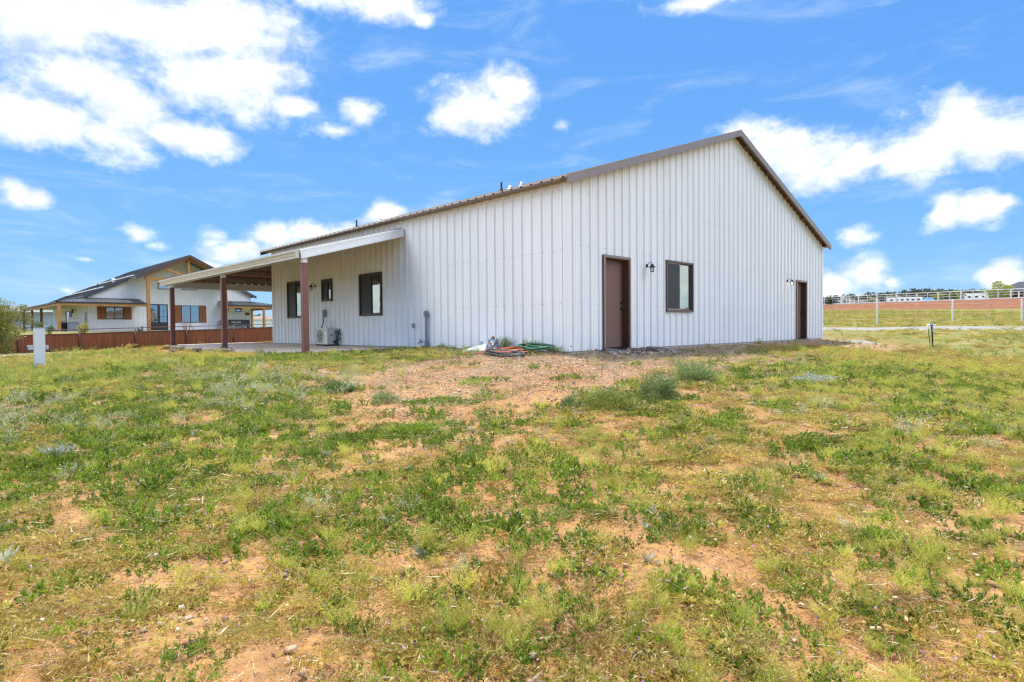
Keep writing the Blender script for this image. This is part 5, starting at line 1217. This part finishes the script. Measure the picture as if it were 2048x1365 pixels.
M['peb1'] = mat('pebble_tan', (.36, .25, .165), .9, objrand=.4); M['peb2'] = mat('pebble_dark', (.15, .11, .09), .9, objrand=.4); M['peb3'] = mat('pebble_pale', (.46, .36, .26), .9, objrand=.25); M['peb4'] = mat('pebble_grey', (.34, .35, .37), .85, objrand=.4); M['peb5'] = mat('pebble_red', (.30, .14, .075), .9, objrand=.3)
def pebbles(seed, m, n=14, r=.10, s=.009):
    rng = np.random.default_rng(seed); VV = []; FF = []; o = 0
    for q in range(n):
        c = np.array([rng.normal()*r, rng.normal()*r, 0]); k = s*rng.lognormal(0, .45); sc = k*rng.uniform(.6, 1.4, 3); sc[2] *= .7
        v = np.array([(x, y, z) for z in (-.8, .8) for y in (-1, 1) for x in (-1, 1)], float); v[4:, :2] *= .62; v += rng.normal(size=v.shape)*.22
        a = rng.uniform(0, 6.28); R_ = np.array([[cos(a), -sin(a), 0], [sin(a), cos(a), 0], [0, 0, 1]]); v = (v*sc)@R_.T+c+[0, 0, k*.3]
        VV.append(v); FF.append(np.array([(0, 2, 3, 1), (4, 5, 7, 6), (0, 1, 5, 4), (2, 6, 7, 3), (0, 4, 6, 2), (1, 3, 7, 5)])+o); o += 8
    return [(np.vstack(VV), np.vstack(FF), m)]
for k in range(6): proto('mallow', 'weed_clump', mallow(k, .07+.015*k, .055+.016*(k % 3), 110+40*k))
for k in range(6): proto('mustard', 'stalk_clump', mustard(20+k, .09+.017*k, 9+k))
for k in range(6): proto('filaree', 'mat_clump', filaree(40+k, .10+.014*k, .04+.010*(k % 4), 44+6*k))
for k in range(5): proto('tuft', 'grass_tuft', tuft(60+k, .09+.03*k, 22+4*k, .05+.012*k))
for k in range(4): proto('cheat', 'seed_tuft', cheat(80+k, .18+.03*k, 12+2*k))
for k in range(3): proto('rosette', 'silver_rosette', rosette(90+k))
for k in range(4): proto('litter', 'straw_bits', litter(100+k))
for k in range(3): proto('thatch', 'thatch_tuft', tuft(130+k, .035+.012*k, 30, .10, 'thatch', .0028)+litter(134+k, 24, .12))
for k in range(3): proto('drytuft', 'dry_tuft', tuft(120+k, .06+.03*k, 24, .09, 'dry', .003))
for k, m in enumerate(('peb1', 'peb1', 'peb2', 'peb3', 'peb5', 'peb1')): proto('pebble', 'pebbles', pebbles(140+k, M[m], 22, .13, .0042))
for k, m in enumerate(('peb4', 'peb4', 'peb3', 'peb2')): proto('greystone', 'grey_stones', pebbles(160+k, M[m], 14, .10, .016))
def scatter(name, kind, X, Y, S, seed, lift=0., label=None, nk=6):
    rng = np.random.default_rng(seed); n = len(X); me = bpy.data.meshes.new(name); me.vertices.add(n)
    Z = gz(X, Y)+lift; me.vertices.foreach_set('co', np.stack([X, Y, Z], -1).astype(np.float32).ravel())
    a = me.attributes.new('size', 'FLOAT', 'POINT'); a.data.foreach_set('value', S.astype(np.float32))
    r = np.stack([rng.normal(size=n)*.10, rng.normal(size=n)*.10, rng.uniform(0, 6.283, n)], -1)
    a = me.attributes.new('turn', 'FLOAT_VECTOR', 'POINT'); a.data.foreach_set('vector', r.astype(np.float32).ravel())
    a = me.attributes.new('pick', 'INT', 'POINT'); a.data.foreach_set('value', rng.integers(0, 60, n).astype(np.int32))
    o = bpy.data.objects.new(name, me); COL.objects.link(o)
    ng = bpy.data.node_groups.new(name+'_spread', 'GeometryNodeTree')
    ng.interface.new_socket('Geometry', in_out='INPUT', socket_type='NodeSocketGeometry'); ng.interface.new_socket('Geometry', in_out='OUTPUT', socket_type='NodeSocketGeometry')
    gi = ng.nodes.new('NodeGroupInput'); go = ng.nodes.new('NodeGroupOutput'); ip = ng.nodes.new('GeometryNodeInstanceOnPoints'); ci = ng.nodes.new('GeometryNodeCollectionInfo')
    ci.inputs['Collection'].default_value = bpy.data.collections[kind]; ci.inputs['Separate Children'].default_value = True; ci.inputs['Reset Children'].default_value = True
    def at(nm, dt): q = ng.nodes.new('GeometryNodeInputNamedAttribute'); q.data_type = dt; q.inputs['Name'].default_value = nm; return q.outputs['Attribute']
    L = ng.links; L.new(gi.outputs[0], ip.inputs['Points']); L.new(ci.outputs[0], ip.inputs['Instance']); ip.inputs['Pick Instance'].default_value = True
    L.new(at('pick', 'INT'), ip.inputs['Instance Index']); L.new(at('turn', 'FLOAT_VECTOR'), ip.inputs['Rotation']); L.new(at('size', 'FLOAT'), ip.inputs['Scale']); L.new(ip.outputs[0], go.inputs[0])
    md = o.modifiers.new('spread', 'NODES'); md.node_group = ng
    return tag(o, label, None, None, 'stuff')
def cand(dens, r0, r1, seed, half=63):
    rng = np.random.default_rng(seed); A = radians(half); area = A*(r1*r1-r0*r0); n = int(dens*area)
    r = np.sqrt(rng.uniform(r0*r0, r1*r1, n)); t = rng.uniform(-A, A, n); return r*np.sin(t), r*np.cos(t), rng
def clear(X, Y):
    u, v = w2b(X, Y); D = np.minimum(rectd(u, v, 0, LG, 0, LS), rectd(u, v, -3.1, LG, 6.0, 18.35))
    road = (np.abs(Y-(29.2-.03*(X-13))) < 1.4) & (X > 6) & (Y > 26)
    pad = (np.abs(Y-24.7) < 1.15) & (X > 10) & (X < 15.2)
    vl = v+.172*(u+5.6); road2 = (np.abs(vl-40.1) < 1.5) & (X < 0)
    return (D > .06) & ~road & ~road2 & ~pad, D, u, v
def blob_(X, Y, x, y, r): return np.exp(-((X-x)**2+(Y-y)**2)/(r*r))
def zones(X, Y):
    ok, D, u, v = clear(X, Y)
    left = sstep(-1.2, -3.6, X-.0*Y); right = sstep(2.0, 4.2, X-.12*(Y-4)); 
    # bare gravelly soil in front of the building, bare sand in the middle distance
    bare = np.clip(blob_(X, Y, .2, 10.6, 2.3)+.9*blob_(X, Y, 2.4, 12.0, 1.8)+blob_(X, Y, -1.4, 10.5, 1.8)+.8*blob_(X, Y, -1.0, 8.3, 1.3)+blob_(X, Y, 5.5, 14.8, 2.0)+sstep(1.5, .7, D)*(v < .1)*(u > 0)*(u < 14.5), 0, 1)
    bare = np.clip(bare*(.35+1.3*fbm(X*1.4, Y*1.4, 66, 3)), 0, 1)
    sand = np.clip(.9*blob_(X, Y, .8, 5.4, 1.0)+.7*blob_(X, Y, 1.5, 4.6, .7)+.7*blob_(X, Y, -.5, 5.9, .6)+.6*blob_(X, Y, -1.6, 6.6, .5)+.7*blob_(X, Y, -.5, 2.6, .45)+.7*blob_(X, Y, 1.9, 2.6, .5)+.6*blob_(X, Y, -1.0, 2.9, .4)+.7*blob_(X, Y, 2.2, 3.9, .7), 0, 1)
    return ok, D, u, v, left, right, bare, sand
def keep(rng, p): return rng.random(len(p)) < np.clip(p, 0, 1)
# green broad-leaved weeds in clumps
X, Y, rng = cand(120, 1.3, 17, 1); ok, D, u, v, left, right, bare, sand = zones(X, Y)
n1 = fbm(X*.95, Y*.95, 11, 2); n2 = vnoise(X*3.1, Y*3.1, 12)*.6+vnoise(X*6.5, Y*6.5, 13)*.4; f = n1*.42+n2*.58
thr = .535-.15*left*sstep(12.5, 8.5, Y)*sstep(3.0, 4.4, Y)-.05*right*sstep(5, 7, Y)+.28*bare+.05*sand-.11*blob_(X, Y, .1, 3.7, 1.5)-.08*blob_(X, Y, 1.6, 4.2, 1.2)-.08*blob_(X, Y, -2.2, 4.6, 1.6)-.05*sstep(4, 2.5, Y)
m = ok & keep(rng, .06*sstep(.5, .64, vnoise(X*2.2, Y*2.2, 15))+((.085+.05*sstep(4.6, 3, Y))*(1-bare)+.50*sstep(thr-.06, thr+.04, f))*(1-.68*bare)); X, Y = X[m], Y[m]
scatter('weed_patches', 'mallow', X, Y, rng.lognormal(-.20, .30, len(X))*(.76+.24*sstep(2.6, 5, Y)), 1, label='low green broad leaved weeds in clumps over the sandy ground')
# yellow-green mustard stalks
X, Y, rng = cand(120, 1.3, 20, 2); ok, D, u, v, left, right, bare, sand = zones(X, Y); n2 = vnoise(X*2.7, Y*2.7, 33)*.6+vnoise(X*6, Y*6, 34)*.4; f = fbm(X*.8, Y*.8, 31, 2)*.45+n2*.55
thr = .585-.14*right-.07*left*sstep(8, 11, Y)+.28*bare+.06*sand-.10*blob_(X, Y, 1.4, 3.4, 1.3)
m = ok & keep(rng, (.012*(1-bare)+.016*right+.20*sstep(thr-.06, thr+.07, f))*(1-.9*bare)); X, Y = X[m], Y[m]
scatter('mustard_stalks', 'mustard', X, Y, rng.lognormal(-.25, .25, len(X)), 2, label='spindly yellow green stalks standing among the weeds')
# brown-olive filaree mats
X, Y, rng = cand(120, 1.3, 22, 3); ok, D, u, v, left, right, bare, sand = zones(X, Y); n2 = vnoise(X*2.4, Y*2.4, 53)*.6+vnoise(X*5.5, Y*5.5, 54)*.4; f = fbm(X*.8, Y*.8, 51, 2)*.45+n2*.55
thr = .55-.06*right-.07*sstep(4.2, 2.2, Y)+.22*bare+.06*sand-.20*blob_(X, Y, 9.5, 17.5, 4.0)-.06*blob_(X, Y, 1.5, 6.2, 1.5)-.10*blob_(X, Y, -1.5, 2.9, 1.1)
m = ok & keep(rng, ((.055+.07*sstep(4.6, 3, Y))*(1-bare)+.34*sstep(thr-.07, thr+.07, f))*(1-.6*bare)); X, Y = X[m], Y[m]
scatter('dry_weed_mats', 'filaree', X, Y, rng.lognormal(-.05, .25, len(X)), 3, label='brown and olive mats of drying weeds')
# grass: upper left, along the wall foot, scattered
X, Y, rng = cand(36, 1.3, 26, 4); ok, D, u, v, left, right, bare, sand = zones(X, Y); f = fbm(X*.8, Y*.8, 71, 3)
p = .022+.6*left*sstep(8.5, 11.5, Y)*sstep(.30, .5, f)+.08*sstep(12, 16, Y)*right+.5*np.exp(-(D/.35)**2)*(u < .3)*(u > -.9)*(v < 5.2)+.3*blob_(X, Y, -1.6, 14.6, 1.2)
nearp = np.exp(-(rectd(u, v, -3.1, 0, 6.0, 18.35)/1.3)**2)
m = ok & keep(rng, p*(1-.8*bare*(D > .6))); X, Y, nearp = X[m], Y[m], nearp[m]
scatter('grass', 'tuft', X, Y, rng.lognormal(-.2, .3, len(X))*(1-.7*nearp), 4, label='green grass on the mound by the patio and along the wall foot', nk=5)
# pale cheatgrass heads
X, Y, rng = cand(24, 2.2, 16, 5); ok, D, u, v, left, right, bare, sand = zones(X, Y); f = fbm(X*.7, Y*.7, 91, 3)
p = .65*blob_(X, Y, -4.2, 9.6, 1.5)*sstep(.3, .5, f)+.5*blob_(X, Y, -6.3, 9.6, 1.6)*sstep(.35, .5, f)+.35*blob_(X, Y, -5.2, 7.6, 1.6)*sstep(.4, .55, f)+.006+.1*blob_(X, Y, 4.0, 6.6, .8)
m = ok & keep(rng, p); X, Y = X[m], Y[m]
scatter('seed_grass', 'cheat', X, Y, rng.lognormal(-.25, .2, len(X)), 5, label='pale drooping seed grass in drifts on the left slope')
# silver rosettes
X, Y, rng = cand(2.2, 1.3, 11, 6); ok, D, u, v, left, right, bare, sand = zones(X, Y); m = ok & keep(rng, .42+.3*(fbm(X, Y, 3)-.5)-.4*bare); X, Y = X[m], Y[m]
scatter('silver_weeds', 'rosette', X, Y, rng.lognormal(.1, .35, len(X)), 6, label='tiny silver grey rosettes dotted over the sand')
# brown dead thatch, everywhere thin
X, Y, rng = cand(55, 1.3, 15, 16); ok, D, u, v, left, right, bare, sand = zones(X, Y); m = ok & keep(rng, .06+.7*(fbm(X*1.3, Y*1.3, 27, 3)-.38)-.15*bare); X, Y = X[m], Y[m]
scatter('dead_thatch', 'thatch', X, Y, rng.lognormal(-.1, .3, len(X)), 16, label='thin brown dead thatch between the weeds')
# straw and pebbles on the soil
X, Y, rng = cand(40, 1.3, 17, 7); ok, D, u, v, left, right, bare, sand = zones(X, Y); m = ok & keep(rng, .25+.5*fbm(X*.9, Y*.9, 7)+.2*bare); X, Y = X[m], Y[m]
scatter('straw_litter', 'litter', X, Y, rng.lognormal(0, .3, len(X)), 7, label='dry straw bits strewn over the soil')
X, Y, rng = cand(60, 1.3, 18, 8); ok, D, u, v, left, right, bare, sand = zones(X, Y); g = gravelness(X, Y); m = ok & keep(rng, .16+.8*np.maximum(g, bare)); X, Y = X[m], Y[m]
scatter('pebble_scatter', 'pebble', X, Y, rng.lognormal(.05, .3, len(X)), 8, label='tan and dark pebbles on the bare soil')
X, Y, rng = cand(26, 2, 18, 9); ok, D, u, v, left, right, bare, sand = zones(X, Y); m = ok & keep(rng, .75*bare+.5*np.exp(-(D/.5)**2)*(u > .5)+.12); X, Y = X[m], Y[m]
scatter('dry_grass', 'drytuft', X, Y, rng.lognormal(-.2, .3, len(X)), 9, label='short straw coloured grass before the gable wall')
rng = np.random.default_rng(10); n = 220; uu = rng.normal(2.5, .55, n); vv = -.22-np.abs(rng.normal(0, .22, n)); pts = [b2w(a, b) for a, b in zip(uu, vv)]
scatter('grey_gravel', 'greystone', np.array([p.x for p in pts]), np.array([p.y for p in pts]), rng.lognormal(0, .2, n), 10, label='spill of grey gravel stones below the near brown door')
# distant field: coarse tufts so that the turf is not flat
X, Y, rng = cand(8, 16, 88, 11); ok, D, u, v, left, right, bare, sand = zones(X, Y); m = ok & ((D > 1.0) | (X < 0)) & ((D > 3.2) | (X < 8)) & (v < 41.5) & ((X > 0) | (Y < 45)) & (np.hypot(X, Y) < 95) & ((X-78.5)*FN.x+(Y-93)*FN.y > 8.5) & keep(rng, .35+.9*(fbm(X*.35, Y*.35, 17)-.35)); X, Y = X[m], Y[m]
h = len(X)//2
scatter('field_grass', 'tuft', X[:h], Y[:h], rng.lognormal(.05, .3, h), 11, label='rough pasture grass of the distant fields')
scatter('field_weeds', 'filaree', X[h:], Y[h:], rng.lognormal(.55, .3, len(X)-h), 12, label='olive brown weeds of the distant fields')

# ------------------------------------------------------------------ shrubs one can tell apart
def bush(name, label, x, y, r, h, m, n, seed, ln=.045, wd=.007, up=.6, el=1.0, rz=0):
    rng = np.random.default_rng(seed); T = thing(name, label, 'plant', (x, y, g1(x, y)-.01), rz)
    ns = 34; C = curves(ns, rng, h, r*.9, .25, 5, r*.25); V, Fq = ribbon(C, .006, rng)
    if up > 1.5:
        i = rng.integers(0, ns, n); t = rng.uniform(.25, 1.0, n)*4; k = np.minimum(t.astype(int), 3); f = (t-k)[:, None]
        P = C[i, k]*(1-f)+C[i, k+1]*f+rng.normal(size=(n, 3))*.018*(r/.3)
    else:       # rounded, lumpy dome of many shoots
        nc = 46; cd_ = rng.normal(size=(nc, 3)); cd_[:, 2] = np.abs(cd_[:, 2])*.9; cd_ /= np.linalg.norm(cd_, axis=1, keepdims=True)
        cr = rng.uniform(.45, .92, nc)[:, None]*rng.uniform(.8, 1.15, (nc, 1)); cc_ = cd_*cr*np.array([r, r, h])
        i = rng.integers(0, nc, n); P = cc_[i]+rng.normal(size=(n, 3))*np.array([r, r, h*.8])*.13
    P[:, 2] = np.maximum(P[:, 2], .005)
    D = rng.normal(size=(n, 3))*.6+np.stack([P[:, 0]/r, P[:, 1]/r, np.full(n, up+.3)], -1)
    V2, F2 = leaves(P, D, ln*rng.uniform(.6, 1.3, n), wd*rng.uniform(.7, 1.3, n), rng)
    V[:, 0] *= el; V2[:, 0] *= el
    npmesh('foliage', V2, F2, m, T); npmesh('stem', V, Fq, M['bark'], T); return T
bush('sagebrush', 'round blue green bush in the sandy middle ground, below the gable window', 1.97, 8.0, .29, .36, M['sage'], 4200, 1, wd=.011)
bush('sagebrush', 'wider blue green bush farther back and right, close to the gravelly soil', 2.96, 9.35, .37, .36, M['sage'], 4600, 2, wd=.011, el=1.15)
bush('green_weed', 'tall yellow green weed clump left of the round blue green bush', 1.15, 7.35, .42, .27, M['olive'], 5600, 3, wd=.008, el=1.15)
bush('sagebrush', 'small dark blue green weed at the left end of the yellow green clump', .70, 7.2, .14, .2, M['sage'], 1500, 4, wd=.010)
bush('silver_bush', 'low silvery white bush on the right, in the weeds before the building', 5.25, 10.25, .28, .16, M['silver'], 2200, 5, el=1.5, wd=.010)
bush('silver_bush', 'small silvery white bush among the green weeds at the left', -4.65, 6.02, .17, .15, M['silver'], 520, 6, ln=.05)
bush('green_weed', 'dark green bushy weed in front of the grassy mound, left of centre', -2.72, 9.16, .25, .17, M['shrubg'], 2600, 7, wd=.012)
bush('grey_weed', 'grey green bushy weed beside the bare gravel, left of centre', -1.75, 8.1, .22, .16, M['sage'], 1800, 8)
bush('green_weed', 'flat bright green spreading weed strip on the bare gravel', -.95, 7.9, .28, .09, M['mallow'], 2400, 9, wd=.014, ln=.024, el=2.0, rz=-.15)
bush('green_weed', 'dark green mat of weeds at the lower edge of the gravel, left of centre', -1.05, 6.35, .26, .11, M['mallow'], 2400, 10, wd=.014, ln=.024, el=1.5)
bush('tall_grass', 'tall grass tuft growing between the white metal sheet and the hoses', *b2w(-.22, 1.75)[:2], .22, .36, M['grass'], 500, 12, ln=.09, wd=.006, up=2.0)
bush('tall_grass', 'tall grass tuft against the wall behind the green hose coil', *b2w(-.16, .95)[:2], .2, .30, M['grass'], 420, 13, ln=.09, wd=.006, up=2.0)
bush('tall_grass', 'grass tuft at the corner of the building right of the green hose', *b2w(-.3, .1)[:2], .16, .2, M['grass'], 320, 14, ln=.08, wd=.006, up=2.0)
# larger single stones
for i, (x, y, s, m, lab) in enumerate(((.52, 2.62, .020, 'peb3', 'small pale stone in the near foreground, right of centre'), (-1.78, 4.6, .026, 'peb1', 'tan stone in the sand at left among green weeds'))):
    me = blob((0, 0, s*.3), (s*1.3, s, s*.55), 30+i, .35, 3, 1.6); o = bpy.data.objects.new('stone', me); COL.objects.link(o); me.materials.append(M[m]); o.location = (x, y, g1(x, y)); tag(o, lab, 'stone')
